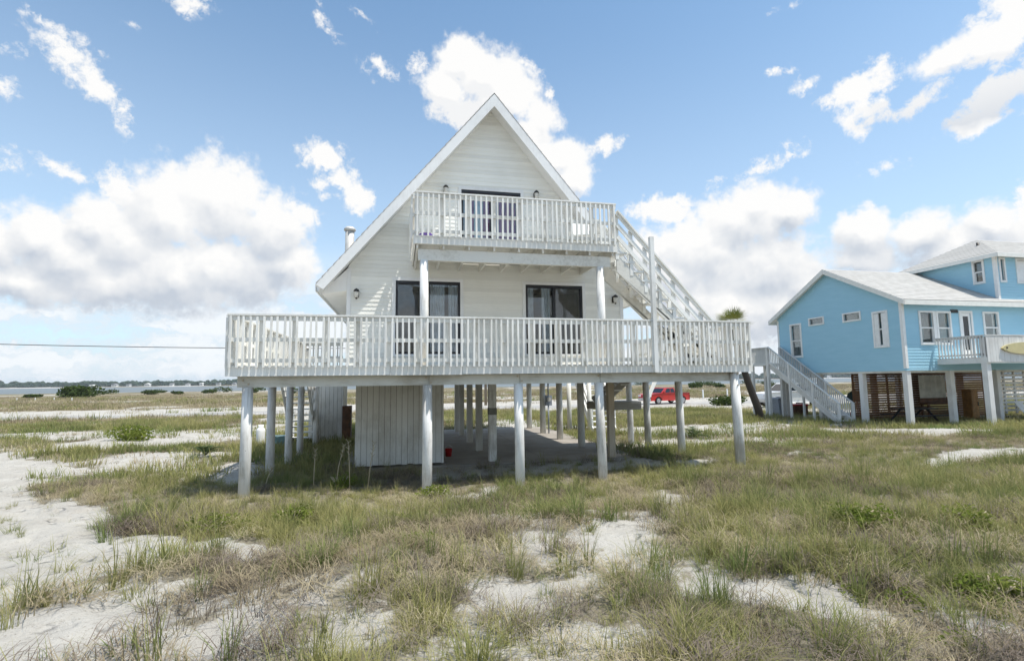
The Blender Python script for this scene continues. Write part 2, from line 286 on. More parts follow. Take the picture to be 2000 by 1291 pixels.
def ground_mat():
    """white quartz sand; where plants grow, thatch and litter lie on it; meadow colours far off"""
    mt, T, b = new_mat('dune_sand_and_thatch'); p = pos(T)
    veg = T.n('ShaderNodeAttribute', attribute_type='GEOMETRY', attribute_name='veg').outputs['Fac']
    far = T.n('ShaderNodeAttribute', attribute_type='GEOMETRY', attribute_name='meadow').outputs['Fac']
    g1 = T.noise(p, 1.1, 6, 0.6); g2 = T.noise(p, 7, 6, 0.7); foot = T.n('ShaderNodeTexVoronoi', feature='SMOOTH_F1'); foot.inputs['Scale'].default_value = 3.4; foot.inputs['Smoothness'].default_value = 0.5; T.L.new(T.vec('ADD', p, T.vec('SCALE', T.noise(p, 2.5, 3, 0.6, color=True), scale=0.35)), foot.inputs['Vector']); g3 = T.noise(p, 90, 3, 0.8)
    sand = T.mix(T.step(g1, 0.3, 0.7), (0.395, 0.372, 0.335), (0.48, 0.46, 0.42))
    sand = T.mix(T.math('MULTIPLY', T.step(g2, 0.52, 0.72), 0.40), sand, (0.33, 0.305, 0.265))
    sand = T.mix(T.math('MULTIPLY', T.step(T.noise(p, 38, 4, 0.75), 0.58, 0.66), 0.75), sand, (0.18, 0.155, 0.12))
    lit_ = T.mix(T.step(g2, 0.35, 0.65), (0.15, 0.132, 0.095), (0.26, 0.232, 0.178))
    lit_ = T.mix(T.step(T.noise(p, 24, 5, 0.75), 0.52, 0.66), lit_, (0.35, 0.322, 0.265))
    vf = T.step(T.math('ADD', veg, T.math('MULTIPLY', T.math('SUBTRACT', g2, 0.5), 1.9)), 0.34, 0.66)
    c = T.mix(vf, sand, lit_)
    st = T.scalevec(p, (0.10, 0.45, 1)); m1 = T.noise(st, 0.55, 6, 0.65); m2 = T.noise(T.scalevec(p, (0.5, 1.4, 1)), 0.5, 6, 0.7)
    mead = T.mix(T.step(m1, 0.38, 0.62), (0.155, 0.14, 0.07), (0.20, 0.15, 0.098))
    mead = T.mix(T.step(m2, 0.45, 0.75, 0.0, 0.6), mead, (0.125, 0.125, 0.055))
    mead = T.mix(T.step(m2, 0.68, 0.78, 0.0, 0.5), mead, (0.42, 0.37, 0.29))
    c = T.mix(T.math('MULTIPLY', far, T.step(veg, 0.2, 0.6)), c, mead)
    T.L.new(c, b.inputs['Base Color']); b.inputs['Roughness'].default_value = 0.95; b.inputs['Specular IOR Level'].default_value = 0.15
    h = T.math('ADD', T.math('MULTIPLY', g2, 0.8), T.math('MULTIPLY', g3, 0.12)); h = T.math('ADD', h, T.math('MULTIPLY', T.noise(p, 3.2, 3, 0.5), 0.8)); h = T.math('ADD', h, T.step(foot.outputs['Distance'], 0.10, 0.34, 0.0, 0.75))
    bump(T, b, h, 1.0, 0.075); return mt
M['ground'] = ground_mat()

# ------------------------------------------------------------------ mesh helpers
BOXF = [(0,3,2,1),(4,5,6,7),(0,1,5,4),(1,2,6,5),(2,3,7,6),(3,0,4,7)]
class MB:
    def __init__(s): s.v = []; s.f = []; s.sm = []; s.mi = []; s.cur = 0
    def _add(s, vs, fs, smooth=False):
        o = len(s.v); s.v += [tuple(v) for v in vs]
        for f in fs: s.f.append(tuple(o+i for i in f)); s.sm.append(smooth); s.mi.append(s.cur)
    def box(s, x0, x1, y0, y1, z0, z1):
        s._add([(x0,y0,z0),(x1,y0,z0),(x1,y1,z0),(x0,y1,z0),(x0,y0,z1),(x1,y0,z1),(x1,y1,z1),(x0,y1,z1)], BOXF); return s
    def bar(s, a, b, w, h, up=(0,0,1)):
        a = Vector(a); b = Vector(b); d = (b-a).normalized(); u = Vector(up)
        sd = d.cross(u).normalized(); u = sd.cross(d).normalized(); vs = []
        for p in (a, b):
            for i, j in ((-1,-1),(1,-1),(1,1),(-1,1)): vs.append(p + sd*(i*w/2) + u*(j*h/2))
        s._add(vs, [(0,1,2,3),(4,7,6,5),(0,4,5,1),(1,5,6,2),(2,6,7,3),(3,7,4,0)]); return s
    def prism(s, poly, axis, a, b):
        """poly: 2D points; axis 'x': (y,z), 'y': (x,z), 'z': (x,y); extruded from a to b"""
        def P(p, t): return {'x': (t, p[0], p[1]), 'y': (p[0], t, p[1]), 'z': (p[0], p[1], t)}[axis]
        n = len(poly); vs = [P(p, a) for p in poly] + [P(p, b) for p in poly]
        fs = [tuple(range(n)), tuple(range(2*n-1, n-1, -1))] + [(i, n+i, n+(i+1)%n, (i+1)%n) for i in range(n)]
        s._add(vs, fs); return s
    def tube(s, pts, rad, n=10, cap=True):
        pts = [Vector(p) for p in pts]; rad = rad if isinstance(rad, (list, tuple)) else [rad]*len(pts)
        o = len(s.v); ref = None
        for i, p in enumerate(pts):
            d = (pts[min(i+1, len(pts)-1)] - pts[max(i-1, 0)]).normalized()
            if ref is None: ref = d.orthogonal().normalized()
            ref = (ref - d*ref.dot(d)).normalized(); sd = d.cross(ref)
            for k in range(n):
                t = 2*math.pi*k/n; s.v.append(tuple(p + ref*(rad[i]*math.cos(t)) + sd*(rad[i]*math.sin(t))))
        for i in range(len(pts)-1):
            for k in range(n):
                k2 = (k+1) % n
                s.f.append((o+i*n+k, o+i*n+k2, o+(i+1)*n+k2, o+(i+1)*n+k)); s.sm.append(True); s.mi.append(s.cur)
        if cap:
            s.f.append(tuple(o+k for k in range(n-1, -1, -1))); s.sm.append(False); s.mi.append(s.cur)
            s.f.append(tuple(o+(len(pts)-1)*n+k for k in range(n))); s.sm.append(False); s.mi.append(s.cur)
        return s
    def cyl(s, p, r0, r1, h, n=12): p = Vector(p); return s.tube([p, p+Vector((0,0,h))], [r0, r1], n)
    def lathe(s, c, prof, n=14):
        c = Vector(c); o = len(s.v)
        for r, z in prof:
            for k in range(n): t = 2*math.pi*k/n; s.v.append((c.x+r*math.cos(t), c.y+r*math.sin(t), c.z+z))
        for i in range(len(prof)-1):
            for k in range(n):
                k2 = (k+1)%n; s.f.append((o+i*n+k, o+i*n+k2, o+(i+1)*n+k2, o+(i+1)*n+k)); s.sm.append(True); s.mi.append(s.cur)
        return s
    def quad(s, a, b, c, d): s._add([a, b, c, d], [(0,1,2,3)]); return s
    def mesh(s, name, mats):
        me = bpy.data.meshes.new(name); me.from_pydata(s.v, [], s.f)
        for mt in (mats if isinstance(mats, (list, tuple)) else [mats]): me.materials.append(mt)
        me.polygons.foreach_set('use_smooth', s.sm); me.polygons.foreach_set('material_index', s.mi)
        me.update(); return me
    def build(s, name, mats, parent=None, label=None, **kw): return put(s.mesh(name, mats), name, parent, label=label, **kw)

def put(me, name, parent=None, loc=None, rot=None, label=None, keep=False):
    """link mesh as an object; geometry is in world coordinates unless keep (then it is in the parent's own frame)"""
    o = bpy.data.objects.new(name, me); COL.objects.link(o)
    if parent is not None:
        o.parent = parent
        if not keep and parent.type == 'EMPTY': o.matrix_parent_inverse = Matrix.Translation(-parent.location)
    if loc is not None: o.location = loc
    if rot is not None: o.rotation_euler = rot
    if label: o['label'] = label
    return o
def tag(o, label, cat, group=None):
    o['label'] = label; o['category'] = cat
    if group: o['group'] = group
    return o
def thing(name, label, cat, loc=(0,0,0), rotz=0.0, group=None):
    o = bpy.data.objects.new(name, None); COL.objects.link(o); o.location = loc; o.rotation_euler = (0,0,rotz)
    o.empty_display_size = 0.3; return tag(o, label, cat, group)
def struct(o): o['kind'] = 'structure'; return o
def copy_tree(o, parent=None):
    c = o.copy(); COL.objects.link(c)
    if parent is not None: c.parent = parent
    for ch in list(o.children): copy_tree(ch, c)
    return c

# ------------------------------------------------------------------ value noise for terrain and planting
_rng = np.random.RandomState(11); _perm = _rng.rand(256, 256)
def vnoise(x, y):
    x = np.asarray(x, float); y = np.asarray(y, float)
    xi = np.floor(x).astype(int); yi = np.floor(y).astype(int); fx = x-xi; fy = y-yi
    fx = fx*fx*(3-2*fx); fy = fy*fy*(3-2*fy); a = xi & 255; b = yi & 255; a1 = (a+1) & 255; b1 = (b+1) & 255
    return (_perm[a,b]*(1-fx)+_perm[a1,b]*fx)*(1-fy) + (_perm[a,b1]*(1-fx)+_perm[a1,b1]*fx)*fy
def fbm(x, y, oct=4):
    s = 0; amp = 0.5; tot = 0
    for k in range(oct): s = s + amp*vnoise(x*2**k+17.3*k, y*2**k+5.1*k); tot += amp; amp *= 0.5
    return s/tot
def sstep(x, a, b): t = np.clip((x-a)/(b-a), 0, 1); return t*t*(3-2*t)
SAND = {
'open_left' : [(-16.23, 20.32), (-12.99, 20.55), (-10.55, 18.58), (-8.33, 16.87), (-7.22, 15.22), (-7.61, 14.58), (-8.26, 14.42), (-6.74, 11.51), (-5.91, 11.06), (-4.67, 9.92), (-4.02, 8.92), (-2.99, 7.85), (-1.94, 7.46), (-1.47, 6.71), (-1.39, 6.17), (-1.81, 6.2), (-2.23, 6.72), (-2.45, 6.36), (-2.83, 6.23), (-3.09, 5.96), (-3.24, 5.65), (-3.35, 5.47), (-4.58, 5.67)] ,
'low_left' : [(-4.01, 5.39), (-3.01, 5.27), (-2.61, 5.14), (-2.38, 5.28), (-2.06, 4.96), (-1.9, 4.3), (-2.91, 3.97)] ,
'low_left2' : [(-1.7, 4.25), (-1.67, 4.49), (-1.41, 4.67), (-1.01, 4.53), (-0.75, 4.02)] ,
'bottom_c' : [(-0.61, 3.99), (-0.54, 4.41), (-0.35, 4.5), (-0.15, 4.32), (-0.23, 3.89)] ,
'c1' : [(1.17, 5.94), (1.42, 6.36), (1.91, 6.46), (2.38, 6.44), (3.08, 7.33), (3.41, 7.09), (3.28, 6.45), (2.78, 5.62), (2.35, 5.55), (1.82, 5.78), (1.43, 5.67)] ,
'c1b' : [(2.24, 5.58), (2.76, 5.63), (2.48, 4.97), (2.13, 4.92)] ,
'c2' : [(0.59, 4.6), (0.78, 4.82), (1.08, 4.86), (1.42, 4.84), (1.86, 4.73), (1.8, 4.4), (1.45, 4.34), (1.09, 4.33), (0.75, 4.34)] ,
'r1' : [(2.45, 4.24), (2.9, 4.47), (3.3, 4.5), (3.67, 4.34), (3.85, 4.06), (4.01, 3.71), (3.91, 3.41), (3.42, 3.18), (3.27, 3.29), (3.23, 3.62), (2.88, 3.89), (2.59, 4.01)] ,
'r1b' : [(0.8, 3.65), (1.05, 3.87), (1.34, 3.91), (1.74, 3.86), (1.75, 3.62), (1.45, 3.49)] ,
'path' : [(4.42, 8.64), (4.96, 8.96), (4.81, 8.1), (4.28, 7.0), (3.98, 7.08), (4.08, 7.72)] ,
'rr' : [(3.96, 2.89), (4.41, 3.13), (4.83, 3.11), (4.32, 2.8)] ,
'shade_l' : [(-4.76, 13.75), (-5.1, 15.44), (-4.28, 15.65), (-2.38, 14.63), (-1.71, 13.38), (-2.69, 11.66), (-3.55, 11.62)] ,
'm1' : [(9.4, 11.54), (10.9, 12.85), (11.96, 12.97), (10.56, 11.64)] ,
'm2' : [(15.87, 17.41), (17.95, 18.05), (18.84, 16.37), (19.42, 14.25), (18.63, 13.22), (16.5, 13.33), (15.74, 14.81)] ,
'm3' : [(10.93, 9.22), (13.68, 10.69), (15.58, 11.08), (17.61, 10.98), (14.26, 8.92), (12.36, 9.14)] ,
'm4' : [(8.65, 17.34), (10.29, 17.71), (9.3, 15.53), (7.67, 14.09), (7.58, 15.38)] ,
'm5' : [(6.87, 11.87), (7.95, 12.43), (7.49, 10.91), (6.63, 10.8)] ,
'l2' : [(-12.96, 21.96), (-12.69, 24.49), (-11.76, 25.65), (-9.5, 24.44), (-7.92, 25.02), (-6.24, 21.41), (-7.09, 20.38), (-9.33, 21.1), (-10.86, 20.42)] ,
'l3' : [(-18.58, 26.46), (-13.93, 22.27), (-12.81, 20.49), (-14.79, 21.11)] ,
'l4' : [(0.77, 10.14), (1.81, 10.38), (2.09, 9.77), (1.33, 9.27), (0.8, 9.42)] ,}
SLAB = (-1.45, 6.45, 13.25, 23.0)
def inpoly(x, y, poly):
    r = np.zeros(x.shape, bool); n = len(poly)
    for i in range(n):
        x1, y1 = poly[i]; x2, y2 = poly[(i+1) % n]
        if y1 == y2: continue
        c = ((y1 > y) != (y2 > y)) & (x < (x2-x1)*(y-y1)/(y2-y1)+x1); r ^= c
    return r
def height(x, y):
    x = np.asarray(x, float); y = np.asarray(y, float)
    z = 0.05 - 0.05*sstep(y, 11.3, 13.2) + 0.27*sstep(y, 9.2, 4.5) + 0.12*sstep(x, 3, 8)*sstep(y, 16, 10)
    z = z + 0.30*np.exp(-(((x-18.5)/5.5)**2+((y-14.4)/2.0)**2))         # low dune before the blue house
    z = z + 0.14*np.exp(-(((x-15.0)/3.0)**2+((y-9.5)/1.6)**2))
    near = 1-sstep(y, 26, 40); under = ((x > SLAB[0]-0.3) & (x < SLAB[1]+0.3) & (y > SLAB[2]-0.3) & (y < SLAB[3]+0.3))
    bumps = (fbm(x*0.55, y*0.55, 3)-0.5)*0.26 + (fbm(x*2.6+9, y*2.6, 3)-0.5)*0.10 - 0.045*sstep(vnoise(x*3.7+3, y*3.7+8), 0.62, 0.85)
    z = z + bumps*near*np.where(under, 0.0, 1.0)*(0.35+0.65*sstep(y, 13.5, 9.5)*1.0 + 0.3*sstep(y, 14, 18))
    z = z - 0.12*sstep(y, 30, 45) - 0.55*sstep(y, 55, 220) - 2.2*sstep(y, 235, 330) + 3.4*sstep(y, 1180, 1300)
    return z
def veg_at(x, y):
    """share of ground under plants, 0 (bare sand) to 1"""
    x = np.asarray(x, float); y = np.asarray(y, float)
    wx = x + (fbm(x*1.6, y*1.6, 4)-0.5)*1.25*np.clip(y/9, .5, 2.5); wy = y + (fbm(x*1.6+40, y*1.6, 4)-0.5)*1.1*np.clip(y/9, .5, 2.5)
    s = np.zeros(x.shape)
    for dx, dy in ((0,0),(0.14,0.05),(-0.12,0.09),(0.04,-0.15),(-0.06,-0.05)):
        h = np.zeros(x.shape, bool)
        for p in SAND.values(): h |= inpoly(wx+dx, wy+dy, p)
        s += h
    v = 1 - s/5.0
    patch = fbm(x*0.42+3, y*0.42+8, 4)
    v = v*np.where(y < 12.5, np.where(y > 8.4, 0.85, 0.42)+np.where(y > 8.4, 0.15, 0.58)*sstep(patch, 0.32, 0.50), 1.0)
    mid = sstep(fbm(x*0.16+31, y*0.34+2, 4), 0.40, 0.56)
    v = np.where((y > 12.5), v*(1-sstep(y, 12.5, 17)*(1-mid)*0.85), v)
    v = np.where((y > 45.8) & (y < 54+3*fbm(x*0.1, y*0, 2)), v*0.06, v)
    lot = (x > 8+2.5*fbm(y*0.2, x*0.1, 3)) & (y > 31+5*fbm(x*0.12, y*0.12, 3)) & (y < 50) & (x < 60)
    v = np.where(lot, v*0.08, v)
    under = (x > SLAB[0]) & (x < SLAB[1]) & (y > SLAB[2]) & (y < SLAB[3]); v = np.where(under, 0, v)
    apron = (x > 0.5) & (x < 6.4) & (y > 11.5) & (y <= SLAB[2]); v = np.where(apron, v*0.12, v)
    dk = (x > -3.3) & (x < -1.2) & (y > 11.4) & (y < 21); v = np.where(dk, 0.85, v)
    return np.clip(v, 0, 1)

# ------------------------------------------------------------------ ground, water, road
def axis_pts(segs):
    out = []
    for a, b, st in segs:
        n = max(1, round((b-a)/st)); out += [a+(b-a)*i/n for i in range(n)]
    out.append(segs[-1][1]); return np.array(out)
def build_ground():
    ys = axis_pts([(-12, 1.5, 0.9), (1.5, 14, 0.085), (14, 26, 0.16), (26, 60, 0.5), (60, 330, 7), (330, 3000, 90)])
    xs = axis_pts([(-3000, -330, 150), (-330, -60, 10), (-60, -18, 1.0), (-18, -9, 0.3), (-9, 14, 0.085), (14, 30, 0.25), (30, 80, 1.2), (80, 360, 10), (360, 3000, 150)])
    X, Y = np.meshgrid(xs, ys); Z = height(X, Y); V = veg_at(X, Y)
    nx, ny = len(xs), len(ys)
    co = np.stack([X.ravel(), Y.ravel(), Z.ravel()], 1).astype(np.float32)
    idx = np.arange(nx*ny).reshape(ny, nx)
    q = np.stack([idx[:-1,:-1], idx[:-1,1:], idx[1:,1:], idx[1:,:-1]], -1).reshape(-1, 4)
    me = bpy.data.meshes.new('ground'); me.vertices.add(len(co)); me.vertices.foreach_set('co', co.ravel())
    me.loops.add(q.size); me.loops.foreach_set('vertex_index', q.ravel().astype(np.int32))
    me.polygons.add(len(q)); me.polygons.foreach_set('loop_start', np.arange(0, q.size, 4, dtype=np.int32))
    me.polygons.foreach_set('use_smooth', np.ones(len(q), bool)); me.materials.append(M['ground'])
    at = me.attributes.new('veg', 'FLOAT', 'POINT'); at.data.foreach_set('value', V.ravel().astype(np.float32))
    at = me.attributes.new('meadow', 'FLOAT', 'POINT'); at.data.foreach_set('value', sstep(Y, 20, 42).ravel().astype(np.float32))
    me.update(calc_edges=True); me.validate()
    struct(put(me, 'ground'))
build_ground()
def flat_sheet(name, x0, x1, y0, y1, z, mat, n=1):
    b = MB(); b.quad((x0,y0,z),(x1,y0,z),(x1,y1,z),(x0,y1,z)); return struct(b.build(name, mat))
flat_sheet('water', -3000, 3000, 262, 1290, -1.25, M['water'])
def build_road():
    b = MB(); xs = [-320, -160, -90, -60, -40, -28, -18, -10, -2, 6, 14, 24, 36, 60, 100, 160, 320]
    for a, c in zip(xs[:-1], xs[1:]):
        za, zc = float(height(a, 43.6))+0.03, float(height(c, 43.6))+0.03
        b.quad((a,41.2,za),(c,41.2,zc),(c,45.9,zc),(a,45.9,za))
    struct(b.build('road', M['road']))
build_road()
MB().box(*SLAB, -0.25, 0.045)
sl = MB(); 
for i in range(3):
    for j in range(4):
        x0 = SLAB[0]+(SLAB[1]-SLAB[0])*i/3; x1 = SLAB[0]+(SLAB[1]-SLAB[0])*(i+1)/3
        y0 = SLAB[2]+(SLAB[3]-SLAB[2])*j/4; y1 = SLAB[2]+(SLAB[3]-SLAB[2])*(j+1)/4
        sl.box(x0+.006, x1-.006, y0+.006, y1-.006, -0.25, 0.045)
struct(sl.build('concrete_slab', M['concrete']))

# ------------------------------------------------------------------ the white A-frame beach house
CX, AP, SL_, WY, BY = 2.38, 9.80, 1.206, 13.3, 22.8
XL, XR, FL = -1.32, 6.08, 2.48
H = thing('beach_house', 'white A-frame beach house on pilings with two railed decks and an outside stair', 'house', (CX, WY, 0))
def half(z): return max(0.0, min(3.70, (AP-0.25-z)/SL_))
OPEN = [(-0.14, 1.515, 2.86, 4.75), (3.285, 4.90, 2.86, 4.74), (1.55, 3.18, 5.345, 7.28)]
TW = 0.085
gw = MB(); boards = []
z = 2.35; EXP = 0.108
zs = set(); cuts = sorted({o[2]-TW for o in OPEN if o[2] > 3} | {o[3]+TW for o in OPEN} | {2.86})
while z < 9.5:
    z1 = min(z+EXP, 9.53); sub = [z] + [c for c in cuts if z+1e-4 < c < z1-1e-4] + [z1]
    for a, b in zip(sub[:-1], sub[1:]):
        segs = [[-99, 99]]
        for o in OPEN:
            if b > o[2]+1e-4 and a < o[3]+TW-1e-4:
                new = []
                for s0, s1 in segs:
                    if o[0]-TW > s0: new.append([s0, min(s1, o[0]-TW)])
                    if o[1]+TW < s1: new.append([max(s0, o[1]+TW), s1])
                segs = new
        for s0, s1 in segs:
            xa0, xb0 = max(s0, CX-half(a)), min(s1, CX+half(a)); xa1, xb1 = max(s0, CX-half(b)), min(s1, CX+half(b))
            if xb0-xa0 < 0.03: continue
            boards.append((a, b, xa0, xb0, xa1, max(xb1, xa1+0.002), (a-z)/EXP, (b-z)/EXP))
    z = z1
for a, b, xa0, xb0, xa1, xb1, ta, tb in boards:
    gw._add([(xa0,WY+.012,a),(xb0,WY+.012,a),(xb1,WY+.012,b),(xa1,WY+.012,b),(xa0,WY+.13,a),(xb0,WY+.13,a),(xb1,WY+.13,b),(xa1,WY+.13,b)],
            [(0,1,2,3),(5,4,7,6),(0,4,5,1),(3,2,6,7),(0,3,7,4),(1,5,6,2)])
gable = gw.build('gable_wall', M['siding'], H)
for a, b, xa0, xb0, xa1, xb1, ta, tb in boards:
    s = MB(); ya, yb = WY-0.016+0.013*ta, WY-0.016+0.013*tb; yk = WY+0.0115
    s._add([(xa0,ya,a),(xb0,ya,a),(xb1,yb,b),(xa1,yb,b),(xa0,yk,a),(xb0,yk,a),(xb1,yk,b),(xa1,yk,b)],
           [(0,1,2,3),(5,4,7,6),(0,4,5,1),(3,2,6,7),(0,3,7,4),(1,5,6,2)])
    s.build('siding_board', M['siding'], gable)
# side and back walls, floors
for xx, sgn in ((XL, 1), (XR, -1)):
    s = MB(); zz = 2.35
    s.box(min(xx, xx+sgn*.12), max(xx, xx+sgn*.12), WY+.131, BY, 2.35, 5.0)
    while zz < 4.5:
        s._add([(xx-sgn*.016,WY+.131,zz),(xx-sgn*.016,BY,zz),(xx-sgn*.003,BY,zz+.108),(xx-sgn*.003,WY+.131,zz+.108)], [(0,1,2,3)]); zz += .108
    s.build('side_wall', M['siding'], H)
s = MB(); s.prism([(XL+.12,2.35),(XR-.12,2.35),(XR-.12,5.0),(CX,9.4),(XL+.12,5.0)], 'y', BY-.13, BY); s.build('back_wall', M['siding'], H)
s = MB(); s.box(XL+.12, XR-.12, WY+.135, BY-.14, 2.352, 2.47); s.build('lower_floor', M['underside'], H)
s = MB(); s.box(XL+.13, XR-.13, WY+.135, BY-.14, 5.08, 5.24); s.build('upper_floor', M['room'], H)
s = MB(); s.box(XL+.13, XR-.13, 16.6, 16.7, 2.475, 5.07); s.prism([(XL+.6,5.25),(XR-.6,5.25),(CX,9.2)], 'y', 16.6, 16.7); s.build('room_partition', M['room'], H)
for xx, sg in ((XL, 1), (XR, -1)):
    s = MB(); s.box(min(xx-sg*.02, xx+sg*.075), max(xx-sg*.02, xx+sg*.075), WY-.028, WY+.011, 2.34, 5.02); s.build('corner_trim', M['trim'], H)
s = MB(); s.box(XL, XR, WY-.03, WY+.12, 2.20, 2.348); s.build('sill_beam', M['trim'], H)
s = MB(); s.box(XL, XL+.1, WY+.12, BY, 2.1, 2.349); s.box(XR-.1, XR, WY+.12, BY, 2.1, 2.349)
for xb in (2.42, 0.6, 4.1): s.box(xb-.08, xb+.08, WY+.12, BY, 2.1, 2.349)
s.build('floor_beam', M['beam'], H)

# roof
def roof_side(sg):
    ex, ez = CX-sg*4.37, 4.53
    s = MB(); n = 34
    for i in range(n):                                            # overlapping shingle courses
        t0, t1 = i/n, (i+1)/n; xa, za = ex+(CX-ex)*t0, ez+(AP-ez)*t0; xb, zb = ex+(CX-ex)*t1, ez+(AP-ez)*t1
        s._add([(xa-sg*.011,12.765,za+.012),(xa-sg*.011,23.2,za+.012),(xb,23.2,zb+.002),(xb,12.765,zb+.002),(xa,12.765,za-.03),(xa,23.2,za-.03)],
               [(0,1,2,3),(4,5,1,0),(4,0,3),(5,2,1)] if sg > 0 else [(3,2,1,0),(0,1,5,4),(3,0,4),(1,2,5)])
    s.build('roof', M['shingle'], H)
    s = MB(); s.prism([(ex,ez-.02),(CX,AP-.02),(CX,AP-.25),(ex+sg*.03,ez-.20)], 'y', 12.80, 23.18); s.build('soffit', M['trim'], H)
    s = MB(); s.prism([(ex-sg*.02,ez-.03),(CX,AP-.028),(CX,AP-.365),(ex+sg*.16,ez-.145)], 'y', 12.768, 12.797); s.build('rake_board', M['trim'], H)
    wx = XL if sg > 0 else XR
    s = MB(); s.prism([(ex+sg*.05,4.33+.02),(ex+sg*.05,4.36),(wx-sg*.022,4.45),(wx-sg*.022,5.0),(ex+sg*.05,4.40)], 'y', WY-.02, 23.1); s.build('eave_box', M['trim'], H)
    s = MB(); s.box(min(ex-sg*.025, ex+sg*.005), max(ex-sg*.025, ex+sg*.005), 12.80, 23.18, 4.34, 4.50); s.build('fascia', M['trim'], H)
roof_side(1); roof_side(-1)
s = MB(); s.tube([(-1.555,16,4.6),(-1.555,16,6.80)], 0.135, 14); ch = s.build('chimney_pipe', M['metal'], H)
s = MB(); s.lathe((-1.555,16,6.76), [(.14,0),(.175,.02),(.175,.07),(.12,.13),(0,.14)], 14); s.build('cap', M['metal'], ch)
s = MB(); s.lathe((-1.555,16,5.95), [(.139,0),(.16,.0),(.16,.05),(.139,.07)], 14); s.build('collar', M['trim'], ch)
s = MB(); zr = lambda x: AP-SL_*abs(x-CX)
s.prism([(-1.35,zr(-1.35)),(-0.55,zr(-0.55)),(-0.72,zr(-0.55)+.20),(-1.55,zr(-1.35)+.20)], 'y', 15.2, 17.4); s.build('skylight_curb', M['trim'], H)
s = MB(); s.prism([(-1.56,zr(-1.35)+.205),(-0.70,zr(-0.55)+.225),(-0.72,zr(-0.55)+.27),(-1.60,zr(-1.35)+.25)], 'y', 15.1, 17.5); s.build('skylight_cover', M['shingle'], H)

# sliding doors
def sliding_door(o, drapes):
    x0, x1, z0, z1 = o; xm = (x0+x1)/2; f = MB(); W_ = .055
    f.box(x0, x0+W_, WY-.02, WY+.10, z0, z1); f.box(x1-W_, x1, WY-.02, WY+.10, z0, z1)
    f.box(x0+W_, x1-W_, WY-.02, WY+.10, z1-.07, z1); f.box(x0+W_, x1-W_, WY-.02, WY+.10, z0, z0+.06)
    f.box(xm-.035, xm+.035, WY+.0, WY+.06, z0+.06, z1-.07)
    d = f.build('sliding_door', M['dark_frame'], H)
    for a, b, y in ((x0+W_+.001, xm+.03, WY+.075), (xm-.03, x1-W_-.001, WY+.035)):
        MB().box(a, b, y, y+.008, z0+.062, z1-.072).build('pane', M['glass'], d)
    MB().box(xm-.06, xm-.04, WY-.035, WY-.002, z0+.85, z0+1.1).build('handle', M['dark_frame'], d)
    t = MB(); t.box(x0-TW+.001, x0-.001, WY-.030, WY+.02, z0, z1+.0); t.box(x1+.001, x1+TW-.001, WY-.030, WY+.02, z0, z1)
    t.box(x0-TW+.001, x1+TW-.001, WY-.033, WY+.02, z1+.001, z1+TW-.001); t.build('casing', M['trim'], d)
    if z0 < 3: MB().box(x0-TW+.002, x1+TW-.002, WY-.045, WY+.13, z0-.055, z0-.001).build('sill', M['trim'], d)
    for a, b, mt, top in drapes:                                  # pleated drapes hang just inside
        c = MB(); n = max(4, int((b-a)/.035)); pts = [(a+(b-a)*i/n, WY+.20+(.022 if i % 2 else -.022)) for i in range(n+1)]
        for p, q in zip(pts[:-1], pts[1:]): c.quad((p[0],p[1],z0+.03),(q[0],q[1],z0+.03),(q[0],q[1],z1-.04),(p[0],p[1],z1-.04))
        c.build('drape', M[mt], d)
sliding_door(OPEN[0], [(0.74, 1.12, 'curtain', 0), (1.22, 1.48, 'curtain', 0)])
sliding_door(OPEN[1], [(3.36, 3.56, 'curtain', 0), (3.78, 4.02, 'curtain', 0)])
strips = []; xx = 1.60; pat = [('aqua',.17),('purple',.15),('aqua',.25),('purple',.20),('purple',.12),('aqua',.12),('purple',.17),('purple',.16),('purple',.14)]
for mt, w in pat: strips.append((xx, xx+w-.01, mt, 0)); xx += w
sliding_door(OPEN[2], strips)

# wall lamps
def wall_lamp(x, z):
    b = MB(); b.box(x-.05, x+.05, WY-.05, WY-.018, z-.09, z+.09); b.bar((x,WY-.05,z+.02),(x,WY-.15,z+.07), .025, .025); b.lathe((x,WY-.15,z+.0), [(.0,.13),(.05,.10),(.075,.05),(.072,.04),(0,.04)], 10)
    l = b.build('wall_lamp', M['lamp'], H)
    MB().lathe((x,WY-.15,z-.11), [(0,0),(.035,.005),(.055,.07),(.06,.149)], 10).build('lamp_shade', M['lamp_glass'], l)
    MB().lathe((x,WY-.15,z-.15), [(0,0),(.02,.01),(.03,.038)], 8).build('finial', M['lamp'], l)
for x, zz in ((-1.094, 4.37), (5.82, 4.38), (1.127, 7.20), (3.6, 7.22)): wall_lamp(x, zz)

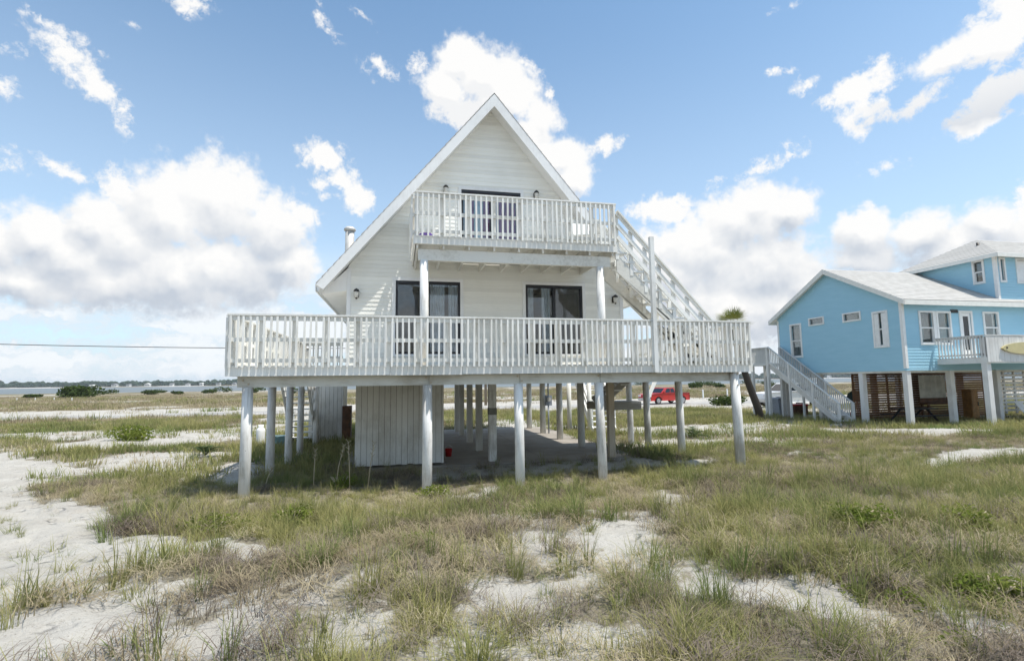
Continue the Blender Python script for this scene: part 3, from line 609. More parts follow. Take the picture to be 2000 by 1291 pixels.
# decks -------------------------------------------------------------
DX0, DX1, DY0 = -3.12, 7.84, 10.30
LY1, RY1 = 17.25, 16.2
def add_piece(name, size_mesh, parent, loc): return put(size_mesh, name, parent, loc=loc)
bal_me = MB().box(-.0185, .0185, -.0185, .0185, 0, 0.955).mesh('baluster', M['rail'])
post_me = MB().box(-.043, .043, -.043, .043, 0, 0.935).mesh('rail_post', M['rail'])
def railing(parent, p0, p1, z, outward, bay=0.578, skip_first=False, nb=4):
    """p0->p1 runs along the deck edge; outward is the unit direction away from the deck"""
    p0 = Vector((*p0, 0)); p1 = Vector((*p1, 0)); L = (p1-p0).length; d = (p1-p0)/L; o = Vector((*outward, 0))
    r = MB(); zt = Vector((0,0,1))
    def rail(off, zc, w, h): r.bar(p0+o*off+zt*zc, p1+o*off+zt*zc, w, h)
    rail(.0, z+.955, .145, .034); rail(.02, z+.893, .036, .088); rail(.02, z+.49, .036, .075); rail(.02, z+.10, .036, .075)
    rr = r.build('railing', M['rail'], parent)
    n = max(1, round(L/bay))
    for i in range(n+1):
        if i == 0 and skip_first: continue
        q = p0 + d*(L*i/n) - o*.044; q = q + d*(.05 if i == 0 else (-.05 if i == n else 0))
        put(post_me, 'rail_post', rr, loc=(q.x, q.y, z))
    k = 0
    for i in range(n):
        for j in range(nb+1):
            t = (i + (j+.5)/(nb+1))/n; q = p0 + d*(L*t) + o*.059 + d*random.uniform(-.011, .011)
            put(bal_me, 'baluster', rr, loc=(q.x, q.y, z-.03 if True else z), rot=(random.uniform(-.010,.010), random.uniform(-.012,.012), random.uniform(-.12,.12)))
    return rr
def boards_part(parent, name, rects, z0, z1, mat):
    for x0, x1, y0, y1 in rects: MB().box(x0, x1, y0, y1, z0, z1).build(name, mat, parent)
D = MB()                                                         # joists and beams carry the lower deck
D.box(DX0+.14, DX1-.24, 12.9, 12.98, 2.09, 2.292); D.box(DX0+.12, DX0+.20, 10.60, LY1-.1, 2.09, 2.292); D.box(DX1-.42, DX1-.34, 10.60, RY1-.1, 2.09, 2.292)
deck = D.build('lower_deck', M['beam'], H)
bx_ = [DX0+.14, 0.56, 2.44, 4.22, DX1-.24]
for a, b in zip(bx_[:-1], bx_[1:]):
    o_ = random.uniform(-.006, .006); MB().box(a+.004, b-.004, 10.47+o_, 10.55+o_, 2.09+random.uniform(-.004,.004), 2.292).build('beam', M['beam'], deck)
for x_, z_ in ((0.50,2.24),(0.60,2.14),(2.39,2.25),(2.48,2.15),(4.18,2.24),(7.47,2.25),(7.47,2.0),(-2.88,2.22),(-2.78,2.15)):
    y_ = 10.46 if x_ < 7 else 10.32; MB().tube([(x_,y_-.02,z_),(x_,y_+.04,z_)], .016, 8).build('bolt', M['tan'], deck)
x = DX0+.05
while x < DX1:
    MB().box(x-.02, x+.02, 10.33, WY-.05 if XL-.1 < x < XR+.1 else (LY1 if x < CX else RY1), 2.294, 2.442).build('joist', M['underside'], deck); x += .61
rects = []; y = 10.34
while y < WY-.15: rects.append((DX0+.01, DX1-.01, y, y+.141)); y += .146
rects.append((DX0+.01, DX1-.01, y, WY-.02)) if y < WY-.04 else None
yb = max(y, WY-.015)
while y < LY1-.14: rects.append((DX0+.01, XL-.03, y, y+.141)); y += .146
y = yb
while y < RY1-.14: rects.append((XR+.03, DX1-.01, y, y+.141)); y += .146
boards_part(deck, 'deck_board', rects, 2.445, FL, M['underside'])
cutx = [DX0-.02, -0.2, 1.22, 5.46, DX1+.02]
for a, b in zip(cutx[:-1], cutx[1:]): MB().box(a+.003, b-.003, 10.285+random.uniform(-.004,.004), 10.325, 2.295+random.uniform(-.008,.006), FL+.004).build('rim_board', M['rail'], deck)
MB().box(DX0-.02, DX0+.02, 10.326, LY1, 2.295, FL+.004).build('rim_board', M['rail'], deck)
MB().box(DX1-.02, DX1+.02, 10.326, RY1, 2.295, FL+.004).build('rim_board', M['rail'], deck)
railing(H, (DX0, 10.30), (DX1, 10.30), FL, (0,-1))
railing(H, (DX0, 10.42), (DX0, LY1), FL, (-1,0)); railing(H, (DX1, 10.42), (DX1, RY1), FL, (1,0))
railing(H, (DX0+.1, LY1), (XL-.5, LY1), FL, (0,1), bay=.7)

# balcony -----------------------------------------------------------
BX0, BX1, BY0, BZ = 0.27, 4.93, 11.0, 5.31
B = MB(); B.box(BX0+.08, BX1-.12, 11.10, 11.19, 4.79, 5.035)
balc = B.build('balcony', M['underside'], H)
x = BX0+.06
while x < BX1-.03:
    MB().box(x-.02, x+.02, BY0+.032, WY-.045, 5.04, 5.268).build('joist', M['underside'], balc); x += .565
y = BY0+.03; rects = []
while y < WY-.14: rects.append((BX0+.025, BX1-.025, y, y+.1425)); y += .145
rects.append((BX0+.025, BX1-.025, y, WY-.022))
boards_part(balc, 'deck_board', rects, 5.27, BZ, M['underside'])
MB().box(BX0-.02, BX1+.02, BY0-.015, BY0+.028, 5.125, BZ+.004).build('rim_board', M['rail'], balc)
MB().box(BX0-.02, BX0+.02, BY0+.029, WY-.02, 5.125, BZ+.004).build('rim_board', M['rail'], balc)
MB().box(BX1-.02, BX1+.02, BY0+.029, WY-.02, 5.125, BZ+.004).build('rim_board', M['rail'], balc)
railing(H, (BX0, BY0), (BX1, BY0), BZ, (0,-1)); railing(H, (BX0, BY0+.12), (BX0, WY-.08), BZ, (-1,0))
railing(H, (BX1, BY0+1.15), (BX1, WY-.08), BZ, (1,0))
for x in (0.48, 4.56): MB().tube([(x,11.145,2.482),(x+.01,11.145,3.6),(x,11.145,4.788)], [.097,.094,.09], 14).build('balcony_post', M['pile'], H)

# stair from balcony to lower deck ------------------------------------
NR = 13; SX0, SX1 = 4.97, 7.45; rise = (BZ-FL)/NR; run = (SX1-SX0)/(NR-1)
def sxz(t): return SX0+(SX1-SX0)*t, BZ-rise-(BZ-FL-rise)*t
st = MB()
for y in (11.06, 11.90):
    xa, za = sxz(0); xb, zb = sxz(1)
    st.prism([(xa-.02,za+.02),(xb+.1,zb-.09),(xb+.1,FL+.003),(xb-.18,FL+.003),(xa-.02,za-.42)], 'y', y-.02, y+.02)
stair = st.build('outside_stair', M['underside'], H)
for i in range(NR-1):
    x, zz = sxz(i/(NR-1)); MB().box(x-.02, x+run+.03, 11.02, 11.95, zz+.012, zz+.05).build('tread', M['white'], stair)
for y, o in ((11.0, -1), (11.96, 1)):
    r = MB(); xa, za = sxz(0); xb, zb = sxz(1); za += rise*.6; zb += rise*.2
    for h, w, hh in ((.90, .13, .036), (.84, .036, .085), (.56, .036, .09), (.28, .036, .09)):
        r.bar((xa, y, za+h), (xb, y, zb+h), w, hh)
    rl = r.build('stair_rail', M['rail'], stair)
    for i in range(8):
        t = i/7; x = xa+(xb-xa)*t; zz = za+(zb-za)*t; MB().box(x-.042, x+.042, y-o*.06-.03, y-o*.06+.03, zz-.25, zz+.84).build('rail_post', M['rail'], stair)
MB().box(5.38, 5.47, 10.19, 10.283, 2.30, 5.30).build('stair_support_post', M['white'], stair)

# pilings and columns -----------------------------------------------
def piling(x, y, top, r=.098, lean=(0,0), mat='pile', name='piling'):
    g = float(height(x, y)); return MB().tube([(x+lean[0], y+lean[1], g-.5), (x+lean[0]*.5+random.uniform(-.006,.006), y+lean[1]*.5, (g+top)/2), (x, y, top)], [r*1.04, r, r*.97], 14).build(name, M[mat], H)
for x, ln in ((-2.80, 0), (0.53, 0), (2.41, .02), (4.20, .05)): piling(x, 10.51, 2.088, lean=(ln, 0))
piling(7.46, 10.42, 2.29, .105, (.06, 0))
for y in (13.2, 15.25, 17.0): piling(-2.98 if y < 16 else -3.0, y, 2.088, .095)
for x, y in ((-2.85,19.0),(-2.75,20.6),(-2.6,22.3)): piling(x, y, 2.3, .095)
for x, y in ((7.50,12.93),(7.44,14.75),(7.5,16.1)): piling(x, y, 2.088, .10, (.03, 0))
def column(x, y, w=.19, mat='pile', band=None):
    c = MB().box(x-w/2, x+w/2, y-w/2, y+w/2, -.2, 2.098).build('column', M[mat], H)
    if band: MB().box(x-w/2-.008, x+w/2+.008, y-w/2-.008, y+w/2+.008, band[0], band[1]).build('band', M['band'], c)
column(2.42, 13.72, .20, 'pile', (1.26, 1.44)); column(5.70, 13.45, .17, 'tan')
for y in (15.85, 18.05, 20.5, 22.2): column(2.38, y, .19, 'shed')
for y in (15.72, 18.0, 20.25, 22.5): piling(5.65, y, 2.098, .115, mat='shed')
for x, y in ((7.6,20.1),(6.95,20.75),(5.3,22.6),(-1.15,22.5),(-1.15,18.2),(0.7,20.5),(0.9,22.5)): piling(x, y, 2.098, .095, mat='shed')

# storage rooms with upright planks
def storage(x0, x1, y0, y1, z0, mat, top=2.095):
    core = MB().box(x0+.02, x1-.02, y0+.03, y1-.03, z0+.02, top-.01).build('storage_room', M['brown'], H)
    x = x0
    while x < x1-.02:
        w = min(.142, x1-x); MB().box(x+.004, x+w-.004, y0+random.uniform(-.003,.003), y0+.028, z0+random.uniform(-.012,.012), top).build('plank', M[mat], core); x += .142
    y = y0+.03
    while y < y1-.02:
        w = min(.142, y1-y)
        for xa in (x0, x1-.018): MB().box(xa, xa+.018, y+.004, y+w-.004, z0, top).build('plank', M[mat], core)
        y += .142
storage(-1.09, 1.10, 13.42, 15.6, 0.10, 'shed'); storage(-3.25, -2.06, 19.95, 21.4, 0.05, 'shed')

# rear stairs down to the sand
def flight(x0, x1, ya, za, yb, zb, n, mat='white'):
    s = MB()
    for x in (x0, x1): s.bar((x,ya,za-.1),(x,yb,zb-.02), .04, .26)
    f = s.build('rear_stair', M[mat], H)
    for i in range(n):
        t = (i+.5)/n; y = ya+(yb-ya)*t; zz = za+(zb-za)*t; MB().box(x0-.03, x1+.03, y-.13, y+.13, zz-.02, zz+.02).build('tread', M[mat], f)
    for x in (x0, x1):
        MB().bar((x,ya,za+.85),(x,yb,zb+.85), .09, .04).build('handrail', M[mat], f); MB().bar((x,ya,za+.45),(x,yb,zb+.45), .04, .09).build('handrail', M[mat], f)
        for t in (.02,.5,.98): y = ya+(yb-ya)*t; zz = za+(zb-za)*t; MB().box(x-.04, x+.04, y-.04, y+.04, max(zz-.3, -.1), zz+.83).build('rail_post', M[mat], f)
flight(7.75, 8.75, 22.4, 2.45, 20.2, 0.1, 11); flight(-3.75, -2.95, 19.9, 0.12, 17.6, 2.45, 11)
ls = MB(); ls.box(6.05, 7.5, 15.20, 15.24, 1.20, 1.42); ls.box(6.05, 7.5, 16.2, 16.24, 1.20, 1.42); ls.box(6.05, 7.5, 15.22, 16.22, 1.425, 1.46)
lp = ls.build('stair_landing', M['grey_wood'], H)
for y in (15.3, 16.15): MB().bar((6.25,y,1.48),(7.45,y,2.42), .04, .22).build('stringer', M['grey_wood'], lp)
for i in range(5): MB().box(6.40+i*.22, 6.66+i*.22, 15.25, 16.2, 1.62+i*.175, 1.66+i*.175).build('tread', M['white'], lp)
MB().bar((7.55,15.15,1.25),(8.3,15.6,2.25), .05, .13).build('brace', M['white'], lp)

# ------------------------------------------------------------------ the blue neighbour house
BX, BYF, BYB, BZ0, RY, RZ = 20.7, 17.5, 24.8, 2.5, 21.15, 7.47
N = thing('blue_house', 'sky blue stilt house with grey shingle roof, upper storey and brown slats beneath', 'house', (BX, BYF, 0))
def lap_wall(name, P, rng, z0, z1, openings, mat, parent, e=0.125, flip=False):
    """P(s, out, z) places a point; rng(z) gives the wall's extent; one mesh of lapped boards with real openings"""
    cuts = sorted({o[2] for o in openings} | {o[3] for o in openings}); b = MB(); z = z0
    while z < z1-1e-3:
        zt = min(z+e, z1); sub = [z] + [c for c in cuts if z+1e-4 < c < zt-1e-4] + [zt]
        for a, c in zip(sub[:-1], sub[1:]):
            segs = [[-99, 99]]
            for o in openings:
                if c > o[2]+1e-4 and a < o[3]-1e-4:
                    nw = []
                    for s0, s1 in segs:
                        if o[0] > s0: nw.append([s0, min(s1, o[0])])
                        if o[1] < s1: nw.append([max(s0, o[1]), s1])
                    segs = nw
            for s0, s1 in segs:
                r0, r1 = rng(a), rng(c); p0, p1, q0, q1 = max(s0, r0[0]), min(s1, r0[1]), max(s0, r1[0]), min(s1, r1[1])
                if p1-p0 < 0.02: continue
                q1 = max(q1, q0+.001); ta, tc = (a-z)/e, (c-z)/e; oa, oc = .016-.013*ta, .016-.013*tc
                vs = [P(p0,oa,a),P(p1,oa,a),P(q1,oc,c),P(q0,oc,c),P(p0,-.1,a),P(p1,-.1,a),P(q1,-.1,c),P(q0,-.1,c)]
                fs = [(0,1,2,3),(5,4,7,6),(0,4,5,1),(3,2,6,7),(0,3,7,4),(1,5,6,2)]
                b._add(vs, [tuple(reversed(f)) for f in fs] if flip else fs)
        z = zt
    return b.build(name, mat, parent)
def pbox(b, P, s0, s1, o0, o1, z0, z1):
    a = P(s0,o0,z0); c = P(s1,o1,z1)
    b.box(min(a[0],c[0]), max(a[0],c[0]), min(a[1],c[1]), max(a[1],c[1]), z0, z1)
def window(P, s0, s1, z0, z1, parent, bars=1, shade='curtain', drop=0.5, shutters=False, tw=.085):
    f = MB()
    pbox(f, P, s0-tw, s0+.001, -.03, .045, z0-tw, z1+tw); pbox(f, P, s1-.001, s1+tw, -.03, .045, z0-tw, z1+tw)
    pbox(f, P, s0+.001, s1-.001, -.03, .045, z1, z1+tw); pbox(f, P, s0+.001, s1-.001, -.03, .06, z0-tw, z0)
    w = f.build('window', M['bwhite'], parent)
    g = MB(); pbox(g, P, s0+.002, s1-.002, -.06, -.052, z0+.001, z1-.001); g.build('pane', M['win_glass'], w)
    if bars:
        h = MB(); zm = (z0+z1)/2; pbox(h, P, s0+.002, s1-.002, -.05, .012, zm-.028, zm+.028); pbox(h, P, s0+.002, s0+.03, -.05, .008, z0+.03, zm-.03); pbox(h, P, s1-.03, s1-.002, -.05, .008, z0+.03, zm-.03)
        pbox(h, P, s0+.002, s1-.002, -.05, .008, z0+.001, z0+.03); h.build('sash', M['bwhite'], w)
    if shade:
        c = MB(); pbox(c, P, s0+.01, s1-.01, -.2, -.19, z1-(z1-z0)*drop, z1-.01); c.build('blind', M[shade], w)
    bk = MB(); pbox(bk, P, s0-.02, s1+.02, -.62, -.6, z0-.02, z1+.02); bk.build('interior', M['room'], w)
    if shutters:
        for a, b in ((s0+.005, s0+(s1-s0)*.38), (s1-(s1-s0)*.38, s1-.005)):
            sh = MB(); pbox(sh, P, a, b, -.02, .03, z0+.02, z1-.02)
            sh.build('shutter', M['bwhite'], w)
    return w
PG = lambda s, o, z: (BX-o, s, z)              # gable end, faces -X
PF = lambda s, o, z: (s, BYF-o, z)             # long front, faces -Y
SLB = 0.53
def grng(z):
    h = max(0.02, (RZ-.12-z)/SLB); return max(BYF, RY-h), min(BYB, RY+h)
gw_ = [(23.15,23.80,3.28,4.93),(21.62,22.48,4.85,5.12),(19.52,20.38,4.80,5.10),(18.22,18.80,3.50,4.95)]
lap_wall('gable_wall', PG, grng, BZ0, RZ-.14, gw_, M['blue'], N, flip=True)
window(PG, 23.15, 23.80, 3.28, 4.93, N, 1, 'curtain', .6); window(PG, 21.62, 22.48, 4.85, 5.12, N, 0, 'curtain', .9, tw=.07)
window(PG, 19.52, 20.38, 4.80, 5.10, N, 0, 'curtain', .9, tw=.07); window(PG, 18.22, 18.80, 3.50, 4.95, N, 1, None, 0, True)
XE = 33.0; UX, UYB, UZ = 26.1, 21.75, 7.55
fw_ = [(21.62,22.28,3.55,4.84),(22.55,23.18,3.55,4.84),(23.82,24.36,2.92,4.86),(25.12,25.86,3.62,4.86),(28.2,29.4,3.5,4.86)]
lap_wall('front_wall', PF, lambda z: (BX+.002, XE), BZ0, 5.32, fw_, M['blue'], N)
for a, dr in ((fw_[0], .45), (fw_[1], .5), (fw_[3], .8), (fw_[4], .5)): window(PF, *a, N, 1, 'curtain', dr)
MB().box(22.286, 22.544, BYF-.03, BYF+.02, 3.47, 4.92).build('mullion', M['bwhite'], N)
d = MB(); d.box(23.84,24.34,BYF-.005,BYF+.04,2.93,3.25); d.box(23.84,23.94,BYF-.005,BYF+.04,3.25,4.85); d.box(24.24,24.34,BYF-.005,BYF+.04,3.25,4.85); d.box(23.94,24.24,BYF-.005,BYF+.04,4.72,4.85)
dr = d.build('front_door', M['bwhite'], N); MB().box(23.941,24.239,BYF+.015,BYF+.025,3.251,4.719).build('pane', M['car_glass'], dr)
t = MB(); t.box(23.72,23.819,BYF-.04,BYF+.02,2.87,4.96); t.box(24.361,24.46,BYF-.04,BYF+.02,2.87,4.96); t.box(23.82,24.36,BYF-.04,BYF+.02,4.861,4.96); t.build('casing', M['bwhite'], dr)
MB().lathe((23.90,BYF-.03,3.75), [(0,-.03),(.03,-.01),(.03,.01),(0,.03)], 8).build('handle', M['metal'], dr)
pl = MB()                                                        # house numerals plate by the door
pl.box(23.28,23.66,BYF-.045,BYF-.02,4.86,5.0); pl.build('name_plate', M['lamp'], N)
MB().box(BX+.1, XE, BYB-.1, BYB, BZ0, 5.3).build('back_wall', M['blue'], N)
for y in (BYF, BYB): MB().box(BX-.03, BX+.10, y-.03 if y == BYF else y-.1, y+.10 if y == BYF else y+.03, BZ0-.02, 5.3).build('corner_trim', M['bwhite'], N)
MB().box(BX+.01, XE, BYF+.1, BYB-.11, 2.30, 2.49).build('floor_slab', M['underside'], N)
MB().box(BX-.02, XE, BYF-.02, BYF+.08, 2.38, 2.498).build('skirt_board', M['blue'], N); MB().box(BX-.02, BX+.06, BYF+.081, BYB, 2.38, 2.498).build('skirt_board', M['blue'], N)
def shingle_slope(name, a, b, c, d_, parent, n=22, th=.05):
    """eave a->b, ridge d_->c: lapped courses from eave to ridge"""
    a, b, c, d_ = map(Vector, (a, b, c, d_)); s = MB(); nrm = (b-a).cross(d_-a).normalized()
    if nrm.z < 0: nrm = -nrm
    for i in range(n):
        t0, t1 = i/n, (i+1)/n; p, q = a.lerp(d_, t0), b.lerp(c, t0); r, u = b.lerp(c, t1), a.lerp(d_, t1)
        s._add([p+nrm*.014, q+nrm*.014, r+nrm*.002, u+nrm*.002, p-nrm*.01, q-nrm*.01], [(0,1,2,3),(4,5,1,0)])
    s._add([a-nrm*th, b-nrm*th, c-nrm*th, d_-nrm*th], [(3,2,1,0)])
    return s.build(name, M['shingle'], parent)
OV = .36; zE = RZ-SLB*(RY-(BYF-OV)); YE0, YE1 = BYF-OV, 2*RY-(BYF-OV); XG = BX-.28
shingle_slope('roof', (XG,YE0,zE), (XE,YE0,zE), (XE,RY,RZ), (XG,RY,RZ), N); shingle_slope('roof', (XE,YE1,zE), (XG,YE1,zE), (XG,RY,RZ), (XE,RY,RZ), N)
for y0, sg in ((YE0, 1), (YE1, -1)):
    MB().prism([(y0-.01*sg,zE+.0),(RY,RZ+.002),(RY,RZ-.24),(y0-.01*sg,zE-.22)], 'x', XG-.025, XG-.002).build('rake_board', M['fascia_blue'], N)
    MB().prism([(y0+.02*sg,zE-.07),(RY,RZ-.065),(RY,RZ-.11),(y0+.02*sg,zE-.12)], 'x', XG+.021, XE).build('soffit', M['fascia_blue'], N)
    MB().box(XG+.021, XE, min(y0-.02, y0+.01), max(y0-.02, y0+.01), zE-.22, zE-.02).build('fascia', M['fascia_blue'], N)
MB().box(BX-.02, XE, BYF-.025, BYF+.09, 5.20, 5.33).build('frieze_board', M['fascia_blue'], N)
# upper storey
PU = lambda s, o, z: (UX-o, s, z)
uw = [(17.98,18.42,6.42,7.40)]
lap_wall('upper_side_wall', PU, lambda z: (BYF+.002, UYB), 5.25, UZ-.05, uw, M['blue'], N, flip=True)
window(PU, 18.02, 18.36, 6.42, 7.36, N, 1, 'curtain', .7)
uf = [(26.36,26.56,6.38,7.34),(27.35,28.6,6.35,7.34)]
lap_wall('upper_front_wall', PF, lambda z: (UX+.002, XE), 5.34, UZ-.05, uf, M['blue'], N)
window(PF, *uf[0], N, 0, 'curtain', .3); window(PF, *uf[1], N, 1, 'curtain', .5, True)
MB().box(UX-.03, UX+.10, BYF-.03, BYF+.1, 5.34, UZ-.05).build('corner_trim', M['bwhite'], N)
e0 = (UX-.36, BYF-.36, UZ); e1 = (XE, BYF-.36, UZ); e2 = (UX-.36, UYB+.36, UZ); ap = (UX-.36+2.48, (BYF+UYB)/2, 8.92); ar = (XE, (BYF+UYB)/2, 8.92)
shingle_slope('upper_roof', e0, e1, ar, ap, N, 14); shingle_slope('upper_roof', e2, e0, ap, ap, N, 14); shingle_slope('upper_roof', (XE, UYB+.36, UZ), e2, ap, ar, N, 14)
MB().box(UX-.37, XE, BYF-.385, BYF-.361, UZ-.17, UZ+.01).build('fascia', M['fascia_blue'], N); MB().box(UX-.385, UX-.361, BYF-.36, UYB+.36, UZ-.17, UZ+.01).build('fascia', M['fascia_blue'], N)
MB().box(UX-.36, XE, BYF-.36, BYF-.02, UZ-.10, UZ-.08).build('soffit', M['fascia_blue'], N); MB().box(UX-.36, UX-.02, BYF-.019, UYB+.3, UZ-.10, UZ-.08).build('soffit', M['fascia_blue'], N)
MB().lathe((27.3,18.95,8.45), [(.06,-.3),(.06,.10),(.0,.10)], 8).build('vent_pipe', M['lamp'], N)
# posts
def bpost(x, y, top, w=.21):
    g = float(height(x, y)); MB().box(x-w/2, x+w/2, y-w/2, y+w/2, g-.4, top).build('support_post', M['bpost'], N)
for x, y in ((20.82,17.62),(23.1,17.62),(25.65,17.62),(28.4,17.62),(20.82,19.75),(20.82,22.2),(20.82,24.6),(23.1,24.6),(25.6,24.6),(28.4,24.6),(23.1,21.3),(25.65,21.3),(28.4,21.2)): bpost(x, y, 2.298 if y > 17.7 and x > 20.9 else 2.376)
# front deck
K = MB(); K.box(22.3, 29.0, 15.56, 15.60, 2.62, 2.86); K.box(22.3, 22.34, 15.601, 17.46, 2.62, 2.86); K.box(22.35, 29.0, 15.61, 17.45, 2.80, 2.855)
kd = K.build('front_deck', M['bpost'], N)
for x in (22.42, 25.4, 28.6): g = float(height(x, 15.68)); MB().box(x-.11, x+.11, 15.605, 15.80, g-.4, 3.66).build('support_post', M['bpost'], N)
r = MB(); r.box(22.28, 29.0, 15.52, 15.66, 3.70, 3.735); r.box(22.28, 22.40, 15.661, 17.45, 3.70, 3.735); r.box(22.31,22.35,15.661,17.45,2.93,3.0); r.box(22.31,22.35,15.661,17.45,3.61,3.695)
kr = r.build('deck_railing', M['bpost'], N)
x = 22.31
while x < 28.9: MB().box(x, x+.135, 15.535+random.uniform(-.003,.003), 15.557, 2.66, 3.695).build('plank', M['bpost'], kr); x += .142
y = 15.72
pk = MB().box(-.02,.02,-.02,.02,0,.86).mesh('baluster', M['bpost'])
while y < 17.42: put(pk, 'baluster', kr, loc=(22.288, y, 2.84)); y += .125
# stair at the gable end
bs = MB()
for x in (19.8, 20.5): bs.bar((x,24.5,2.80),(x,20.15,.05), .04, .28)
bs.box(19.7,20.64,24.52,25.95,2.82,2.95)
bst = bs.build('side_stair', M['bpost'], N)
for i in range(13): t = (i+.6)/13; MB().box(19.78,20.52,24.5-4.35*t-.14,24.5-4.35*t+.14,2.9-2.85*t-.02,2.9-2.85*t+.02).build('tread', M['bpost'], bst)
for x, y in ((19.76,24.6),(20.58,24.6),(19.76,25.88),(20.58,25.88)): g = float(height(x, y)); MB().box(x-.07,x+.07,y-.07,y+.07,g-.3,3.82).build('stair_post', M['bpost'], N)
for x in (19.76, 20.54):
    r = MB(); r.bar((x,24.55,3.84),(x,20.05,.92), .10, .04); r.bar((x,24.55,3.0),(x,20.05,.10), .04, .09); rl = r.build('stair_rail', M['bpost'], N)
    for i in range(38):
        t = (i+.5)/38; y = 24.55-4.5*t; z = 2.98-2.9*t; put(pk, 'baluster', rl, loc=(x+.02, y, z))
    for t in (.33,.66,.99): y = 24.55-4.5*t; z = 3.84-2.92*t; MB().box(x-.045,x+.045,y-.045,y+.045,-.05 if t < .9 else -.05,z-.02).build('rail_post', M['bpost'], rl)
r = MB(); r.box(19.70,19.82,24.671,25.80,3.80,3.84); r.box(19.83,20.5,25.83,25.93,3.80,3.84); rl = r.build('landing_rail', M['bpost'], N)
y = 24.74
while y < 25.8: put(pk, 'baluster', rl, loc=(19.76, y, 2.95)); y += .085
x = 19.86
while x < 20.5: put(pk, 'baluster', rl, loc=(x, 25.88, 2.95)); x += .085
# slatted screens under the house
def slats(x0, x1, y, z0, z1, h, gap, mat):
    p = MB(); n = 0
    x = x0
    while x <= x1: p.box(x-.04, x+.04, y+.03, y+.09, z0-.1, z1); x += (x1-x0)/4
    sc = p.build('slat_screen', M[mat], N); z = z0
    while z < z1-h: MB().box(x0, x1, y, y+.026, z, z+h).build('slat', M[mat], sc); z += h+gap
slats(21.5, 29.6, 20.9, .12, 2.29, .095, .020, 'slat'); slats(25.85, 28.3, 17.85, .55, 2.29, .10, .07, 'bpost')

# ------------------------------------------------------------------ loose things round the houses
def gz(x, y): return float(height(x, y))
# surfboard hung on the neighbour's deck
b = MB(); n = 22; top = []; bot = []
for i in range(n+1):
    t = i/n; w = .235*(math.sin(math.pi*min(1, t*1.02+.0))**.55 if 0 < t < 1 else 0); top.append((22.98+2.5*t, 3.20+w)); bot.append((22.98+2.5*t, 3.20-w))
b.prism(bot + top[::-1][1:-1], 'y', 15.455, 15.528); sfb = tag(b.build('surfboard', M['board_tan']), 'yellowed longboard hung flat on the outside of the blue house deck rail', 'surfboard')
MB().lathe((23.2,15.452,3.22), [(0,-.03),(.03,-.03),(.03,.03),(0,.03)], 8).build('leash_plug', M['lamp'], sfb)
# hanging sheet, bench, cabinet, table, chair, bins
b = MB(); n = 26
for i in range(n):
    xa, xb = 24.78+1.6*i/n, 24.78+1.6*(i+1)/n; ya, yb = 20.4+.03*math.sin(i*1.1), 20.4+.03*math.sin((i+1)*1.1)
    b.quad((xa,ya,1.0+.02*math.sin(i)),(xb,yb,1.0+.02*math.sin(i+1)),(xb,yb,2.2-.03*math.sin(i*.9)**2),(xa,ya,2.2-.03*math.sin((i-1)*.9)**2))
tag(b.build('hanging_sheet', M['tarp']), 'off white sheet hanging against the brown slats under the blue house', 'sheet')
t = thing('bench', 'reddish brown wooden bench below the hanging white sheet', 'bench', (25.5, 20.1, gz(25.5, 20.1)))
g = t.location.z; MB().box(24.6,26.5,19.9,20.3,g+.72,g+.80).build('seat', M['brown'], t); MB().box(24.6,26.5,20.28,20.33,g+.82,g+1.02).build('backrest', M['brown'], t)
for x in (24.7, 26.4):
    for y in (19.95, 20.25): MB().box(x-.04,x+.04,y-.04,y+.04,g,g+.72).build('leg', M['brown'], t)
t = thing('cabinet', 'amber wooden cabinet standing against the slats under the blue house', 'cabinet', (27.6, 20.2, gz(27.6, 20.2))); g = t.location.z
MB().box(27.38,27.82,20.0,20.4,g,g+1.5).build('body', M['amber'], t); MB().box(27.40,27.80,19.975,19.998,g+.08,g+1.45).build('door', M['amber'], t); MB().box(27.74,27.77,19.95,19.974,g+.7,g+.9).build('handle', M['lamp'], t)
t = thing('table', 'dark picnic table in the shade under the blue house', 'table', (22.6, 18.9, gz(22.6, 18.9))); g = t.location.z
for i in range(5): MB().box(21.7,23.5,18.55+i*.15,18.69+i*.15,g+.70,g+.74).build('plank', M['black'], t)
for y in (18.2, 19.7): MB().box(21.7,23.5,y-.12,y+.12,g+.42,g+.46).build('bench_seat', M['black'], t)
for x in (22.0, 23.2):
    for s_ in (-1, 1): MB().bar((x,18.95+s_*.75,g),(x,18.95+s_*.1,g+.7), .07, .05, (1,0,0)).build('leg', M['black'], t)
def slat_chair(name, label, cat, loc, rz, mat):
    t = thing(name, label, cat, loc, rz); K = dict(keep=True)
    for i in range(5): MB().bar((-.26+i*.13,.15,.36),(-.28+i*.14,.52,1.0), .11, .02, (0,1,0)).build('back_slat', M[mat], t, **K)
    for i in range(4): MB().bar((-.28,-.38+i*.14,.38-i*.02),(.28,-.38+i*.14,.38-i*.02), .12, .022).build('seat_slat', M[mat], t, **K)
    for s_ in (-1, 1):
        MB().box(s_*.33-.06,s_*.33+.06,-.45,.25,.56,.585).build('armrest', M[mat], t, **K); MB().box(s_*.31-.02,s_*.31+.02,-.42,-.32,0,.56).build('leg', M[mat], t, **K); MB().bar((s_*.31,-.36,.3),(s_*.31,.45,.02), .03, .10, (0,1,0)).build('leg', M[mat], t, **K)
    return t
slat_chair('garden_chair', 'white slatted garden chair beside the white slats of the blue house', 'chair', (26.9, 17.15, gz(26.9, 17.15)), .25, 'bpost')
t = thing('covered_grill', 'dark green covered grill on thin legs beside the blue house stair', 'grill', (22.55, 21.9, gz(22.55, 21.9))); g = t.location.z
